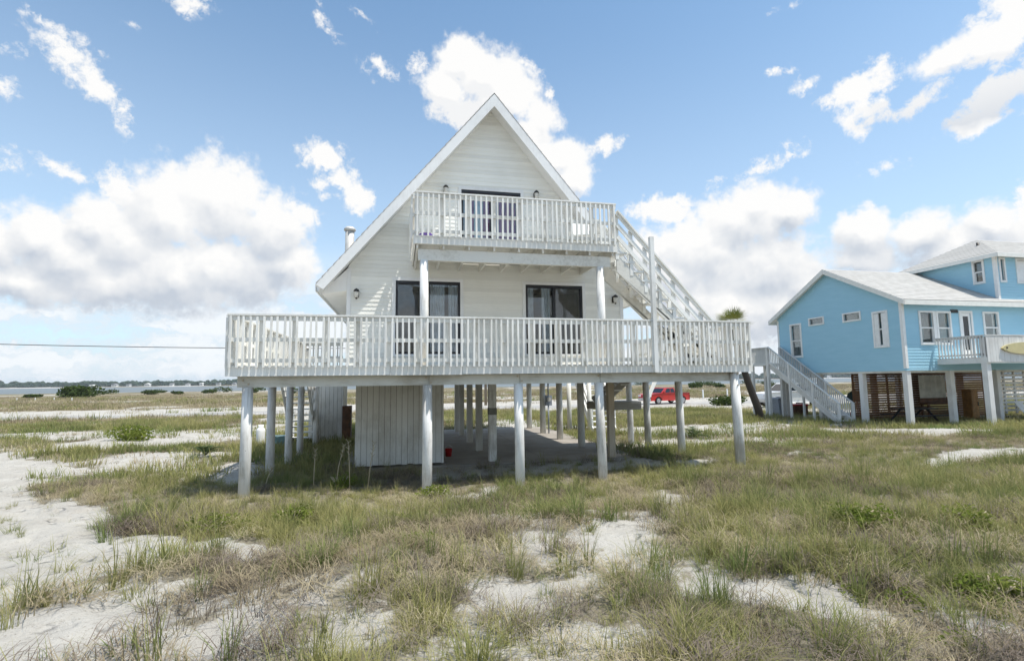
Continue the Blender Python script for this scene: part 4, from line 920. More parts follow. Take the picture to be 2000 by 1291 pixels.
MB().lathe((22.55,21.9,g+.95), [(.0,-.02),(.36,-.02),(.42,.12),(.30,.38),(.12,.50),(0,.52)], 12).build('cover', M['canvas'], t)
for a in range(3): MB().tube([(22.55+.1*math.cos(a*2.1),21.9+.1*math.sin(a*2.1),g+.93),(22.55+.32*math.cos(a*2.1),21.9+.32*math.sin(a*2.1),g)], .025, 6).build('leg', M['redplastic'], t)
t = thing('wheeled_bin', 'grey blue wheeled bin behind the white side stair of the blue house', 'bin', (21.2, 25.7, gz(21.2, 25.7))); g = t.location.z
b = MB(); b.prism([(20.98,g+.06),(21.42,g+.06),(21.48,g+.95),(20.92,g+.95)], 'y', 25.4, 25.95); b.build('body', M['bin'], t); MB().prism([(20.88,g+.952),(21.52,g+.952),(21.46,g+1.04),(20.94,g+1.04)], 'y', 25.36, 26.0).build('lid', M['bin'], t)
for x in (20.98, 21.42): MB().tube([(x-.03,25.9,g+.09),(x+.03,25.9,g+.09)], .09, 10).build('wheel', M['rubber'], t)
t = thing('storage_chest', 'dark red storage chest on the ground behind the white side stair', 'chest', (22.0, 25.3, gz(22.0, 25.3))); g = t.location.z
MB().box(21.6,22.5,25.0,25.6,g,g+.55).build('body', M['brown'], t); MB().box(21.57,22.53,24.97,25.63,g+.552,g+.64).build('lid', M['redplastic'], t)
# under the white house
t = thing('bucket', 'small red bucket on the concrete slab behind the planked storage room corner', 'bucket', (1.36, 14.9, .045))
MB().lathe((1.36,14.9,.045), [(0,.001),(.08,.001),(.105,.20),(.115,.21),(.098,.205),(.075,.02),(0,.02)], 14).build('body', M['redplastic'], t)
MB().tube([(1.255,14.9,.25),(1.27,14.9,.31),(1.36,14.9,.36),(1.45,14.9,.31),(1.465,14.9,.25)], .006, 6).build('handle', M['metal'], t)
t = thing('locker', 'dark brown locker beside the rear storage room under the white house', 'cabinet', (-1.92, 19.75, .04))
MB().box(-2.04,-1.74,19.5,20.0,.0,1.32).build('body', M['brown'], t); MB().box(-2.02,-1.76,19.478,19.498,.06,1.27).build('door', M['brown'], t); MB().box(-1.80,-1.78,19.45,19.477,.6,.75).build('handle', M['lamp'], t)
gx, gy = -4.9, 20.2; g = gz(gx, gy); t = thing('gas_tank', 'white upright gas tank on the sand left of the rear stair', 'tank', (gx, gy, g))
MB().lathe((gx,gy,g), [(.11,0),(.11,.05),(.14,.08),(.15,.16),(.15,.52),(.13,.60),(.08,.64),(0,.65)], 14).build('body', M['bwhite'], t); MB().lathe((gx,gy,g+.61), [(.085,.0),(.09,.13),(.075,.13),(.07,.02)], 12).build('collar', M['bwhite'], t); MB().cyl((gx,gy,g+.65), .03, .025, .07, 8).build('valve', M['metal'], t)
gx, gy = -4.1, 19.4; g = gz(gx, gy); t = thing('plastic_tub', 'faded teal plastic tub in the shade by the left pilings', 'tub', (gx, gy, g))
b = MB(); b.prism([(gx-.30,g+.01),(gx+.30,g+.01),(gx+.38,g+.36),(gx-.38,g+.36)], 'y', gy-.22, gy+.22); b.build('body', M['teal'], t); MB().box(gx-.40,gx+.40,gy-.25,gy+.25,g+.362,g+.40).build('lid', M['teal'], t)
mt_ = MB(); mt_.box(5.72,5.98,20.02,20.13,1.15,1.55); mt_.tube([(5.84,20.07,.0),(5.84,20.07,1.15)], .03, 8); mt_.tube([(5.84,20.07,1.55),(5.84,20.07,2.095)], .03, 8)
mb = mt_.build('meter_box', M['bin'], H); MB().tube([(5.84,19.94,1.40),(5.84,20.02,1.40)], .085, 12).build('meter_dial', M['lamp_glass'], mb)
# on the decks
t = thing('cushion', 'deep purple cushion lying at the left end of the upper balcony', 'cushion', (.55, 11.75, BZ))
MB().lathe((.55,11.75,BZ), [(0,.001),(.12,.01),(.185,.07),(.20,.14),(.17,.23),(.09,.28),(0,.29)], 14).build('cover', M['navy'], t); MB().lathe((.55,11.75,BZ+.13), [(.19,.0),(.206,.008),(.206,.02),(.19,.028)], 14).build('piping', M['black'], t)
slat_chair('deck_chair', 'white slatted chair at the stair end of the upper balcony', 'chair', (4.52, 12.0, BZ), -.4, 'white')
t = thing('barbecue_grill', 'black barbecue grill standing on the lower deck behind the stair', 'grill', (7.30, 12.75, FL))
MB().lathe((7.30,12.75,FL+.62), [(0,0),(.16,.02),(.27,.12),(.30,.24)], 16).build('bowl', M['black'], t); MB().lathe((7.30,12.75,FL+.865), [(.305,0),(.29,.10),(.18,.20),(0,.23)], 16).build('lid', M['black'], t)
for a in range(3): MB().tube([(7.30+.18*math.cos(a*2.1+.4),12.75+.18*math.sin(a*2.1+.4),FL+.70),(7.30+.31*math.cos(a*2.1+.4),12.75+.31*math.sin(a*2.1+.4),FL)], .014, 6).build('leg', M['metal'], t)
MB().tube([(7.20,12.75,FL+1.11),(7.22,12.75,FL+1.15),(7.38,12.75,FL+1.15),(7.40,12.75,FL+1.11)], .012, 6).build('handle', M['metal'], t)

# ------------------------------------------------------------------ vehicles
def wheel(parent, x, y, r=.37, w=.24):
    me = bpy.data.meshes.get('tyre')
    if me is None:
        b = MB(); b.tube([(0,-w/2,0),(0,-w/2+.03,0),(0,w/2-.03,0),(0,w/2,0)], [r*.93, r, r, r*.93], 22); me = b.mesh('tyre', M['rubber'])
        c = MB(); c.tube([(0,-w/2-.012,0),(0,w/2+.012,0)], r*.62, 16); rm = c.mesh('rim', M['rim'])
    rm = bpy.data.meshes['rim']
    o = put(me, 'wheel', parent, loc=(x, y, r), keep=True); put(rm, 'rim', o)
def arch(cx, r, z0, n=8): return [(cx + r*math.cos(math.pi*(1-i/n)), z0 + r*math.sin(math.pi*(1-i/n))) for i in range(n+1)]
def vehicle(name, label, loc, rz, paint, low, gh, win, bed=None, L=5.4, wb=(1.65, -1.72), W_=.96):
    """low: side outline above the sills (front to rear); gh: greenhouse outline (bottom/top x); win: window spans"""
    t = thing(name, label, name.replace('_', ' '), loc, rz); K = dict(keep=True)
    sill = .36; prof = [(L/2-.05, sill+.06)] + low + [(-L/2+.03, sill+.10)]
    bt = [(-L/2+.12, sill)] + arch(wb[1], .45, sill) + arch(wb[0], .45, sill) + [(L/2-.16, sill)]
    poly = prof + bt
    b = MB(); o = len(b.v); secs = [(-W_, .0), (-W_+.0, 0), (W_, 0)]
    n = len(poly)
    for y, k in ((-W_+.07, .975), (-W_, 1.0), (W_, 1.0), (W_-.07, .975)):
        for x, z in poly: b.v.append((x*k if True else x, y, z if k == 1 else z+(.02 if z < .6 else -.015)))
    ring = [1, 0]
    def strip(a, c):
        for i in range(n): j = (i+1) % n; b.f.append((a*n+i, a*n+j, c*n+j, c*n+i)); b.sm.append(False); b.mi.append(0)
    order = [0, 1, 2, 3]; strip(0, 1); strip(1, 2); strip(2, 3)
    b.f.append(tuple(range(n-1, -1, -1))); b.sm.append(False); b.mi.append(0); b.f.append(tuple(3*n+i for i in range(n))); b.sm.append(False); b.mi.append(0)
    body = b.build('body', M[paint], t, **K)
    (xf0, xr0, zb), (xf1, xr1, zt) = gh; wi, wo = W_-.20, W_-.05
    c = MB(); c._add([(xf0,-wo,zb),(xf0,wo,zb),(xr0,wo,zb),(xr0,-wo,zb),(xf1,-wi,zt),(xf1,wi,zt),(xr1,wi,zt),(xr1,-wi,zt)],
        [(0,3,2,1),(4,5,6,7),(0,1,5,4),(1,2,6,5),(2,3,7,6),(3,0,4,7)])
    cab = c.build('cab', M[paint], t, **K)
    def sidepane(u0, u1, s_):
        v0, v1 = .12, .86; pts = []
        for u, v in ((u0, v0), (u1, v0), (u1, v1), (u0, v1)):
            xf = xf0+(xf1-xf0)*v; xr = xr0+(xr1-xr0)*v; y = (wo+(wi-wo)*v)*s_; pts.append((xf+(xr-xf)*u, y, zb+(zt-zb)*v))
        g = MB(); g._add([Vector(p)+Vector((0, s_*.012, 0)) for p in pts] + [Vector(p)-Vector((0, s_*.01, 0)) for p in pts], [(0,1,2,3),(7,6,5,4),(0,4,5,1),(1,5,6,2),(2,6,7,3),(3,7,4,0)])
        g.build('side_window', M['car_glass'], cab)
    for u0, u1 in win: sidepane(u0, u1, 1); sidepane(u0, u1, -1)
    for nm, xa, xb, sg in (('windscreen', xf0, xf1, 1), ('rear_window', xr0, xr1, -1)):
        pts = []
        for yy, v in ((-.88, .1), (.88, .1), (.86, .88), (-.86, .88)): pts.append(Vector((xa+(xb-xa)*v+sg*.012, yy*(wo+(wi-wo)*v), zb+(zt-zb)*v)))
        g = MB(); g._add(pts + [p-Vector((sg*.03,0,0)) for p in pts], [(0,1,2,3),(7,6,5,4),(0,4,5,1),(1,5,6,2),(2,6,7,3),(3,7,4,0)]); g.build(nm, M['car_glass'], cab)
    for s_ in (-1, 1):
        for wx in wb: wheel(t, wx, s_*(W_-.13))
        MB().box(L/2-.12, L/2-.02, s_*W_*.82-.16, s_*W_*.82+.16, .78, .95).build('headlight', M['headlamp'], t, **K)
        MB().box(-L/2-.01, -L/2+.06, s_*W_*.86-.08, s_*W_*.86+.08, .80, 1.06).build('tail_light', M['tail'], t, **K)
        MB().box(xf0-.35, xf0-.2, s_*(W_+.10)-.09, s_*(W_+.10)+.09, zb+.02, zb+.18).build('mirror', M[paint], t, **K)
        for dx in win: 
            x = xf0+(xr0-xf0)*dx[1]; MB().box(x-.02, x+.10, s_*(W_+.012)-.012, s_*(W_+.012)+.012, zb-.14, zb-.11).build('door_handle', M['black'], t, **K)
    MB().box(L/2-.1, L/2+.06, -W_+.05, W_-.05, .42, .62).build('bumper', M['metal'], t, **K); MB().box(-L/2-.10, -L/2+.04, -W_+.05, W_-.05, .42, .60).build('bumper', M['metal'], t, **K)
    if bed: MB().box(bed[0], bed[1], -W_+.16, W_-.16, bed[2], bed[2]+.006).build('bed_liner', M['black'], t, **K)
    return t
tx, ty = 23.7, 43.4
truck = vehicle('pickup_truck', 'red pickup truck parked on the white sand beyond the house', (tx, ty, gz(tx, ty)), R(195), 'red',
        [(2.62,.78),(2.55,.98),(2.3,1.06),(1.2,1.12),(1.1,1.13),(-.75,1.13),(-.8,1.10),(-2.62,1.12),(-2.68,1.0)], ((1.25,-.85,1.11),(.50,-.62,1.66)), [(.20,.56),(.60,.92)], bed=(-2.55,-.9,1.122))
truck.scale = (.88, .88, .88); truck.location.z += .03
sx, sy = 28.3, 33.2
vehicle('suv', 'white sport utility vehicle parked behind the blue house stair', (sx, sy, gz(sx, sy)), R(172), 'car_white',
        [(2.32,.82),(2.25,1.0),(1.9,1.08),(1.1,1.14),(-2.1,1.18),(-2.36,1.05)], ((1.15,-2.25,1.12),(.45,-2.0,1.76)), [(.18,.44),(.47,.72),(.75,.94)], L=4.8, wb=(1.42,-1.42))

# ------------------------------------------------------------------ plants
M['grass'] = leaf_mat('dune_grass_blades', (0.15, 0.198, 0.064), (0.32, 0.30, 0.125), 0.38, tip=(0.46, 0.41, 0.19))
M['dry'] = leaf_mat('dry_grass_and_twigs', (0.24, 0.195, 0.125), (0.45, 0.39, 0.265), 0.25)
M['twig'] = leaf_mat('grey_brown_twigs', (0.13, 0.105, 0.085), (0.24, 0.20, 0.165), 0.1)
M['broad'] = leaf_mat('bright_green_leaves', (0.13, 0.185, 0.035), (0.23, 0.265, 0.055), 0.4)
M['bush'] = leaf_mat('dark_bush_leaves', (0.042, 0.068, 0.02), (0.085, 0.115, 0.034), 0.25, False)
M['shrubleaf'] = leaf_mat('yellow_green_leaves', (0.13, 0.175, 0.035), (0.225, 0.255, 0.06), 0.4, False)
M['frond'] = leaf_mat('palm_fronds', (0.13, 0.165, 0.035), (0.25, 0.25, 0.07), 0.3, False)
M['yucca'] = leaf_mat('stiff_dark_leaves', (0.04, 0.065, 0.03), (0.09, 0.115, 0.05), 0.15, False)
M['stem'] = plain('dry_stem', (0.34, 0.29, 0.20), 0.8)
M['bark'] = weathered('dark_palm_bark', (0.05, 0.042, 0.035), (0.025, 0.021, 0.018), 0.6)
M['farwood'] = leaf_mat('far_pine_crowns', (0.028, 0.045, 0.030), (0.055, 0.075, 0.045), 0.0, False)

def blades(name, rng, n, spread, hmin, hmax, lean, wid, mat, curl=0.5, segs=3, flat=False):
    """one tuft: many thin curved blades; 'along' runs from foot to tip"""
    vs, fs, al = [], [], []
    for _ in range(n):
        a = rng.uniform(0, 2*math.pi); r = spread*math.sqrt(rng.random()); px, py = r*math.cos(a), r*math.sin(a)
        h = rng.uniform(hmin, hmax); d = a + rng.uniform(-1.2, 1.2); ln = rng.uniform(.15, 1)*lean
        if flat: d = rng.uniform(0, 2*math.pi)
        dx, dy = math.cos(d), math.sin(d); sx, sy = -dy, dx; o = len(vs); z0 = rng.uniform(0, .10) if flat else -.02
        for k in range(segs+1):
            t = k/segs; w = wid*(1-.85*t)*rng.uniform(.85, 1.15); rad = h*ln*(t**(1+curl)); zz = z0 + h*t*(1-.45*ln*t)
            if flat: rad = h*t; zz = z0 + h*ln*.5*math.sin(t*2.6)+rng.uniform(-.015, .015)
            x, y = px+dx*rad, py+dy*rad
            if k == segs: vs.append((x, y, zz)); al.append(1)
            else: vs += [(x-sx*w, y-sy*w, zz), (x+sx*w, y+sy*w, zz)]; al += [t, t]
        for k in range(segs-1): fs.append((o+2*k, o+2*k+1, o+2*k+3, o+2*k+2))
        fs.append((o+2*segs-2, o+2*segs-1, o+2*segs))
    me = bpy.data.meshes.new(name); me.from_pydata(vs, [], fs); me.materials.append(mat)
    at = me.attributes.new('along', 'FLOAT', 'POINT'); at.data.foreach_set('value', np.array(al, np.float32))
    me.polygons.foreach_set('use_smooth', [True]*len(fs)); me.update(); return me
def leafy(name, rng, n, rx, rz, leaf, mat):
    vs, fs = [], []
    for _ in range(n):
        a = rng.uniform(0, 2*math.pi); r = rx*math.sqrt(rng.random()); zz = rz*(1-(r/rx)**2)*rng.uniform(.25, 1.0)+.02
        c = Vector((r*math.cos(a), r*math.sin(a), zz)); u = Vector((rng.uniform(-1,1), rng.uniform(-1,1), rng.uniform(-.3,.7))).normalized(); v = u.orthogonal().normalized(); v.rotate(Matrix.Rotation(rng.uniform(0, 6.28), 3, u))
        s_ = leaf*rng.uniform(.6, 1.3); o = len(vs); vs += [c-u*s_, c+v*s_*.42, c+u*s_, c-v*s_*.42]; fs.append((o, o+1, o+2, o+3))
    me = bpy.data.meshes.new(name); me.from_pydata(vs, [], fs); me.materials.append(mat); me.update(); return me
def proto_collection(name, meshes):
    c = bpy.data.collections.new(name)
    for i, me in enumerate(meshes):
        o = bpy.data.objects.new('%s_%02d' % (name, i), me); c.objects.link(o)
    return c
def scatter(name, proto, pts, rots, scl, idx, tint, label):
    me = bpy.data.meshes.new(name); n = len(pts); me.vertices.add(n); me.vertices.foreach_set('co', np.asarray(pts, np.float32).ravel())
    for nm, ty, dat in (('rot', 'FLOAT_VECTOR', rots), ('scl', 'FLOAT', scl), ('idx', 'INT', idx), ('tint', 'FLOAT', tint)):
        at = me.attributes.new(nm, ty, 'POINT'); at.data.foreach_set('vector' if ty == 'FLOAT_VECTOR' else 'value', np.asarray(dat, np.int32 if ty == 'INT' else np.float32).ravel())
    me.update(); o = put(me, name); o['kind'] = 'stuff'; o['label'] = label
    g = bpy.data.node_groups.new(name+'_nodes', 'GeometryNodeTree'); g.interface.new_socket('Geometry', in_out='INPUT', socket_type='NodeSocketGeometry'); g.interface.new_socket('Geometry', in_out='OUTPUT', socket_type='NodeSocketGeometry')
    T = NT(g); gi = T.n('NodeGroupInput'); go = T.n('NodeGroupOutput'); ip = T.n('GeometryNodeInstanceOnPoints'); ci = T.n('GeometryNodeCollectionInfo')
    ci.inputs['Collection'].default_value = proto; ci.inputs['Separate Children'].default_value = True; ci.inputs['Reset Children'].default_value = True
    def attr(nm, ty):
        a = T.n('GeometryNodeInputNamedAttribute', data_type=ty); a.inputs['Name'].default_value = nm; return a.outputs['Attribute']
    T.L.new(gi.outputs[0], ip.inputs['Points']); T.L.new(ci.outputs[0], ip.inputs['Instance']); ip.inputs['Pick Instance'].default_value = True
    T.L.new(attr('idx', 'INT'), ip.inputs['Instance Index']); T.L.new(attr('scl', 'FLOAT'), ip.inputs['Scale'])
    e = T.n('FunctionNodeEulerToRotation'); T.L.new(attr('rot', 'FLOAT_VECTOR'), e.inputs[0]); T.L.new(e.outputs[0], ip.inputs['Rotation'])
    T.L.new(ip.outputs[0], go.inputs[0]); md = o.modifiers.new('scatter', 'NODES'); md.node_group = g
    return o
rg = random.Random(5)
GP = [blades('g%d' % i, rg, 48, .13, .14, .44, 1.3, .0042, M['grass']) for i in range(5)] + \
     [blades('s%d' % i, rg, 22, .17, .12, .38, 1.5, .0042, M['grass']) for i in range(4)] + \
     [blades('t%d' % i, rg, 26, .09, .32, .72, .85, .0052, M['grass'], .9) for i in range(2)]
DP = [blades('d%d' % i, rg, 44, .17, .08, .28, .9, .0036, M['dry'], flat=True) for i in range(4)] + \
     [blades('e%d' % i, rg, 24, .12, .12, .34, 1.3, .0038, M['dry']) for i in range(3)]
TP = [blades('w%d' % i, rg, 70, .20, .08, .30, 1.0, .0030, M['twig'], flat=True) for i in range(3)] + [blades('x%d' % i, rg, 40, .14, .15, .40, 1.2, .0024, M['twig']) for i in range(2)]
LP = [blades('l%d' % i, rg, 16, .08, .14, .34, 1.1, .0085, M['grass'], .8) for i in range(3)]
BP = [leafy('b%d' % i, rg, 90, .20, .16, .030, M['broad']) for i in range(3)]
FP = [blades('f%d' % i, rg, 44, .42, .16, .42, 1.0, .011, M['grass'], segs=2) for i in range(4)]
FD = [blades('h%d' % i, rg, 36, .42, .10, .30, 1.1, .010, M['dry'], segs=2) for i in range(3)]
def plant(name, proto, n_idx, dens, yr, seed, label, smin, smax, power=1.0, accept=None, xpad=1.15, ztilt=.12, tintf=None):
    rs = np.random.RandomState(seed); y0, y1 = yr
    def xl(y): return -0.80*y*xpad - 1.2
    def xr(y): return 1.58*y*xpad + 1.2
    area = sum(((xr(y)-xl(y))*(y1-y0)/40) for y in np.linspace(y0, y1, 40)); n = int(area*dens)
    y = y0 + (y1-y0)*rs.rand(n*2); x = xl(y1) + (xr(y1)-xl(y1))*rs.rand(n*2); n_all = (xr(y1)-xl(y1))*(y1-y0)*dens
    k = int(min(len(x), n_all)) if n_all < len(x) else len(x)
    if n_all > len(x): y = y0 + (y1-y0)*rs.rand(int(n_all)); x = xl(y1) + (xr(y1)-xl(y1))*rs.rand(int(n_all))
    else: x, y = x[:k], y[:k]
    ok = (x > xl(y)) & (x < xr(y)); x, y = x[ok], y[ok]
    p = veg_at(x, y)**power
    if accept is not None: p = p*accept(x, y)
    ok = rs.rand(len(x)) < p; x, y = x[ok], y[ok]; n = len(x); z = height(x, y)
    rots = np.stack([rs.uniform(-ztilt, ztilt, n), rs.uniform(-ztilt, ztilt, n), rs.uniform(0, 6.28, n)], 1)
    tint = np.clip(fbm(x*0.7+11, y*0.7+4, 3)*1.6-.3 + rs.uniform(-.3, .3, n), 0, 1)
    scl = rs.uniform(smin, smax, n)*(0.7+0.6*fbm(x*0.5, y*0.5+20, 3))*(1-.35*sstep(y, 8.8, 10.2)*sstep(y, 13.5, 11.5))
    return scatter(name, proto, np.stack([x, y, z], 1), rots, scl, rs.randint(0, n_idx, n), tint, label)
green = lambda x, y: sstep(fbm(x*0.75+5, y*0.75+9, 4), 0.36, 0.56)
brown = lambda x, y: 0.25+0.75*(1-sstep(fbm(x*0.75+5, y*0.75+9, 4), 0.42, 0.58))
nohouse = lambda x, y: np.where((x > -1.4) & (x < 6.4) & (y > 13.1) & (y < 23.1), 0.0, 1.0)
CG = proto_collection('tuft', GP); CD = proto_collection('thatch', DP); CB = proto_collection('creeper', BP); CF = proto_collection('farturf', FP); CFD = proto_collection('farthatch', FD)
plant('dune_grass', CG, len(GP), 54, (2.9, 13.2), 1, 'olive green dune grass in loose tufts on white sand', .5, 1.05, 1.3, lambda x, y: .16+.84*green(x, y))
plant('dry_thatch', CD, len(DP), 36, (2.6, 13.2), 2, 'tangled grey brown dry grass and twigs between the green tufts', .6, 1.2, .8, brown)
CT = proto_collection('twiggy', TP); CL = proto_collection('weed', LP)
plant('twiggy_scrub', CT, len(TP), 26, (2.6, 14), 8, 'dark grey brown twiggy scrub in patches through the grass', .6, 1.2, 1.0, lambda x, y: sstep(fbm(x*0.8+50, y*0.9+21, 4), 0.50, 0.62))
plant('broad_weeds', CL, len(LP), 7, (2.8, 13.5), 9, 'broad bladed green weeds among the fine grass', .5, 1.1, 1.0, lambda x, y: .25+.75*sstep(fbm(x*1.1+12, y*1.1+77, 3), 0.45, 0.6))
plant('sparse_grass', CG, len(GP), 2.6, (3.4, 13.2), 3, 'single thin grass tufts on open sand', .25, .7, 0.0, lambda x, y: 1-veg_at(x, y)*.9)
plant('leafy_creeper', CB, len(BP), 7, (2.4, 16), 4, 'patches of bright green leafy creeper in the dune grass', .4, .9, 1.0, lambda x, y: sstep(fbm(x*0.9+70, y*0.9+33, 3), 0.64, 0.76))
plant('meadow_grass', CF, len(FP), 9.0, (13.2, 36), 5, 'green grass and weeds growing round both houses', .7, 1.25, 1.2, lambda x, y: nohouse(x, y)*(.25+.75*green(x*.5, y*.5)))
plant('meadow_thatch', CFD, len(FD), 5.5, (13.2, 40), 6, 'dry brown grass in the meadow behind the houses', .7, 1.2, 1.1, lambda x, y: nohouse(x, y)*brown(x*.5, y*.5))
plant('far_meadow_thatch', CFD, len(FD), 0.9, (36, 150), 12, 'brown dry marsh grass beyond the sand road', 1.2, 2.4, 1.0, lambda x, y: np.where((y > 40.6) & (y < 46.2), 0, 1.0)*(1-.6*sstep(y, 60, 150)))
plant('far_meadow_grass', CF, len(FP), 0.45, (36, 130), 7, 'green marsh grass beyond the sand road', 1.0, 2.0, 1.0, lambda x, y: np.where((y > 40.6) & (y < 46.2), 0, 1.0)*green(x*.12, y*.3)*(1-.7*sstep(y, 55, 130)))

def shrub(name, label, x, y, rx, ry, rz, n, leaf, mat, group=None, seed=1, stems=True):
    rs = random.Random(seed*17+3); g = gz(x, y); t = thing(name, label, 'shrub', (x, y, g), 0, group); b = MB()
    lobes = [(rs.uniform(-.55,.55)*rx, rs.uniform(-.55,.55)*ry, rs.uniform(.25,.62)*rz, rs.uniform(.35,.6)) for _ in range(9)] + [(0,0,.4*rz,.75)]
    for _ in range(n):
        lx, ly, lz, s_ = rs.choice(lobes); u = Vector((rs.gauss(0,1), rs.gauss(0,1), rs.gauss(0,1))).normalized()*(rs.random()**.35)
        c = Vector((lx+u.x*rx*s_, ly+u.y*ry*s_, max(.03, lz+u.z*rz*s_*.8))); d = Vector((rs.uniform(-1,1), rs.uniform(-1,1), rs.uniform(-.4,.8))).normalized(); v = d.orthogonal().normalized(); v.rotate(Matrix.Rotation(rs.uniform(0,6.28), 3, d))
        q = leaf*rs.uniform(.6,1.4); b.quad(c-d*q, c+v*q*.5, c+d*q, c-v*q*.5)
    put(b.mesh('foliage', M[mat]), 'foliage', t, keep=True)
    if stems:
        s = MB()
        for _ in range(7): a = rs.uniform(0,6.28); s.tube([(0,0,-.1),(rx*.25*math.cos(a),ry*.25*math.sin(a),rz*.3),(rx*.5*math.cos(a),ry*.5*math.sin(a),rz*.7)], [.03*rz+.008,.02*rz+.006,.006], 5)
        put(s.mesh('stem', M['stem']), 'stem', t, keep=True)
    return t
shrub('dark_shrub', 'large rounded dark green shrub standing alone in the marsh on the left', -66.4, 126.5, 4.2, 2.6, 2.6, 2600, .30, 'bush', None, 1)
shrub('dark_shrub', 'low dark shrub left of the large rounded marsh shrub', -79.5, 134, 1.9, 1.2, 1.0, 800, .2, 'bush', None, 2)
for k, (x, y, r, h) in enumerate([(-72,170,3.2,1.6),(-62.7,165,1.8,1.1),(-58,176,2.6,1.5),(-64,208,4,2.2),(-101,210,4,1.8),(-50,190,2.2,1.3),(-46,176,2.4,1.6),(-88,215,3.2,1.4),(-55,225,3.5,2.0),(-24,128,2.6,1.9),(74,119,2.4,1.7),(82,121,1.7,1.2),(101,153,4.6,2.0),(134,270,6,2.8),(133,167,3.5,1.9),(60,140,2.2,1.4),(92,112,2.0,1.2),(112,180,4,2),(150,200,4.5,2.2)]):
    shrub('marsh_shrub', 'one of the small dark shrubs scattered along the far edge of the marsh', x, y, r, r*.7, h, 420, .26, 'bush', 'small shrubs scattered along the marsh edge', 10+k, False)
shrub('green_shrub', 'bright yellow green shrub on the sand left of the house', -10.37, 23.2, .95, .7, .62, 1500, .055, 'shrubleaf', None, 40)
shrub('green_shrub', 'bushy green shrub on the white sand lot right of the red pickup', 26.3, 38.0, 2.1, 1.1, .95, 1500, .10, 'bush', None, 41)
for k, (x, y, r, h, lb) in enumerate([(.62,9.55,.42,.30,'bright green leafy plant at the foot of the second front piling'),(-2.55,8.25,.55,.24,'low bright green leafy patch at the edge of the open sand, left of the house'),
        (-1.55,8.35,.30,.30,'yellow green weed just right of the low leafy patch by the open sand'),(6.55,4.95,.42,.26,'bright green vine clump in the grass at the right edge of the picture'),(4.95,3.6,.36,.20,'low green vine clump at the lower right, nearer than the other vine clumps'),
        (5.2,5.15,.40,.24,'yellow flecked green vine clump in the middle of the right hand grass'),(-1.15,11.0,.40,.34,'green weed growing before the planked storage room')]):
    shrub('leafy_plant', lb, x, y, r, r*.8, h, 620, .026, 'shrubleaf', None, 50+k)
def rosette(name, label, x, y, n, L, group=None, seed=3, rise=.9):
    rs = random.Random(seed); g = gz(x, y); t = thing(name, label, 'plant', (x, y, g), 0, group)
    for i in range(n):
        b = MB(); a = 2*math.pi*i/n*1.618*2+rs.uniform(-.2,.2); el = rs.uniform(.35,1.25)*rise; l = L*rs.uniform(.75,1.1); pr = []
        for k in range(9):
            q = k/8; r = l*q*math.cos(el); z = l*(q*math.sin(el)-.42*q*q); pr.append(Vector((r*math.cos(a), r*math.sin(a), .06+z)))
        b.tube(pr, [.012*(1-.8*k/8) for k in range(9)], 4)
        sd = Vector((-math.sin(a), math.cos(a), 0))
        for k in range(2, 9):
            for j in (0, .5):
                if k == 8 and j: continue
                c = pr[k].lerp(pr[min(8, k+1)], j); w = l*.24*math.sin(math.pi*min(1, (k+j)/9.0))+.03; dv = (pr[min(8,k+1)]-pr[k-1]).normalized()
                for s_ in (-1, 1): tp = c+sd*s_*w+dv*w*.5+Vector((0,0,w*.15)); b._add([c-dv*.012, c+dv*.012, tp], [(0,1,2)])
        put(b.mesh('frond', M['yucca']), 'frond', t, keep=True)
    return t
rosette('sago_palm', 'small dark sago palm on the sand left of the front corner piling', -5.72, 17.3, 15, .62, None, 3)
rosette('sago_palm', 'small dark sago palm between the right hand pilings', 10.45, 17.1, 14, .78, None, 4)
rosette('sago_palm', 'tiny dark sago palm in the grass seen between the inner pilings', 3.2, 24.6, 9, .5, None, 6)
# leaning cabbage palm between the houses
def cabbage_palm():
    t = thing('cabbage_palm', 'leaning cabbage palm with dark trunk between the two houses', 'tree', (17.85, 23, gz(17.85, 23))); g = t.location.z
    P_ = [(17.9,23,g-.3),(17.75,23,.6),(17.45,23,1.4),(17.2,23,2.1),(16.9,23,3.1),(16.62,23,4.2),(16.52,23,4.75)]
    MB().tube(P_, [.21,.19,.175,.165,.155,.15,.15], 12).build('trunk', M['bark'], t); rs = random.Random(8)
    for i in range(26):
        a = i*2.4; el = rs.uniform(-.15, 1.35); st = Vector((math.cos(a)*math.cos(el), math.sin(a)*math.cos(el), math.sin(el))); b = MB()
        c0 = Vector((16.52,23,4.72)); c1 = c0+st*.5; b.tube([c0, c1], [.016,.010], 5); sd = st.cross(Vector((0,0,1))).normalized(); up = sd.cross(st)
        for k in range(15):
            f = -1.25+2.5*k/14; d = (st*math.cos(f)+sd*math.sin(f)).normalized(); L = .78*(1-.25*abs(f)); tip = c1+d*L-Vector((0,0,.10*L))+up*rs.uniform(-.03,.03); w = d.cross(up).normalized()*.016
            m_ = c1+d*L*.5+up*.02; b._add([c1, m_-w, tip, m_+w], [(0,1,2,3)])
        b.build('frond', M['frond'], t)
cabbage_palm()
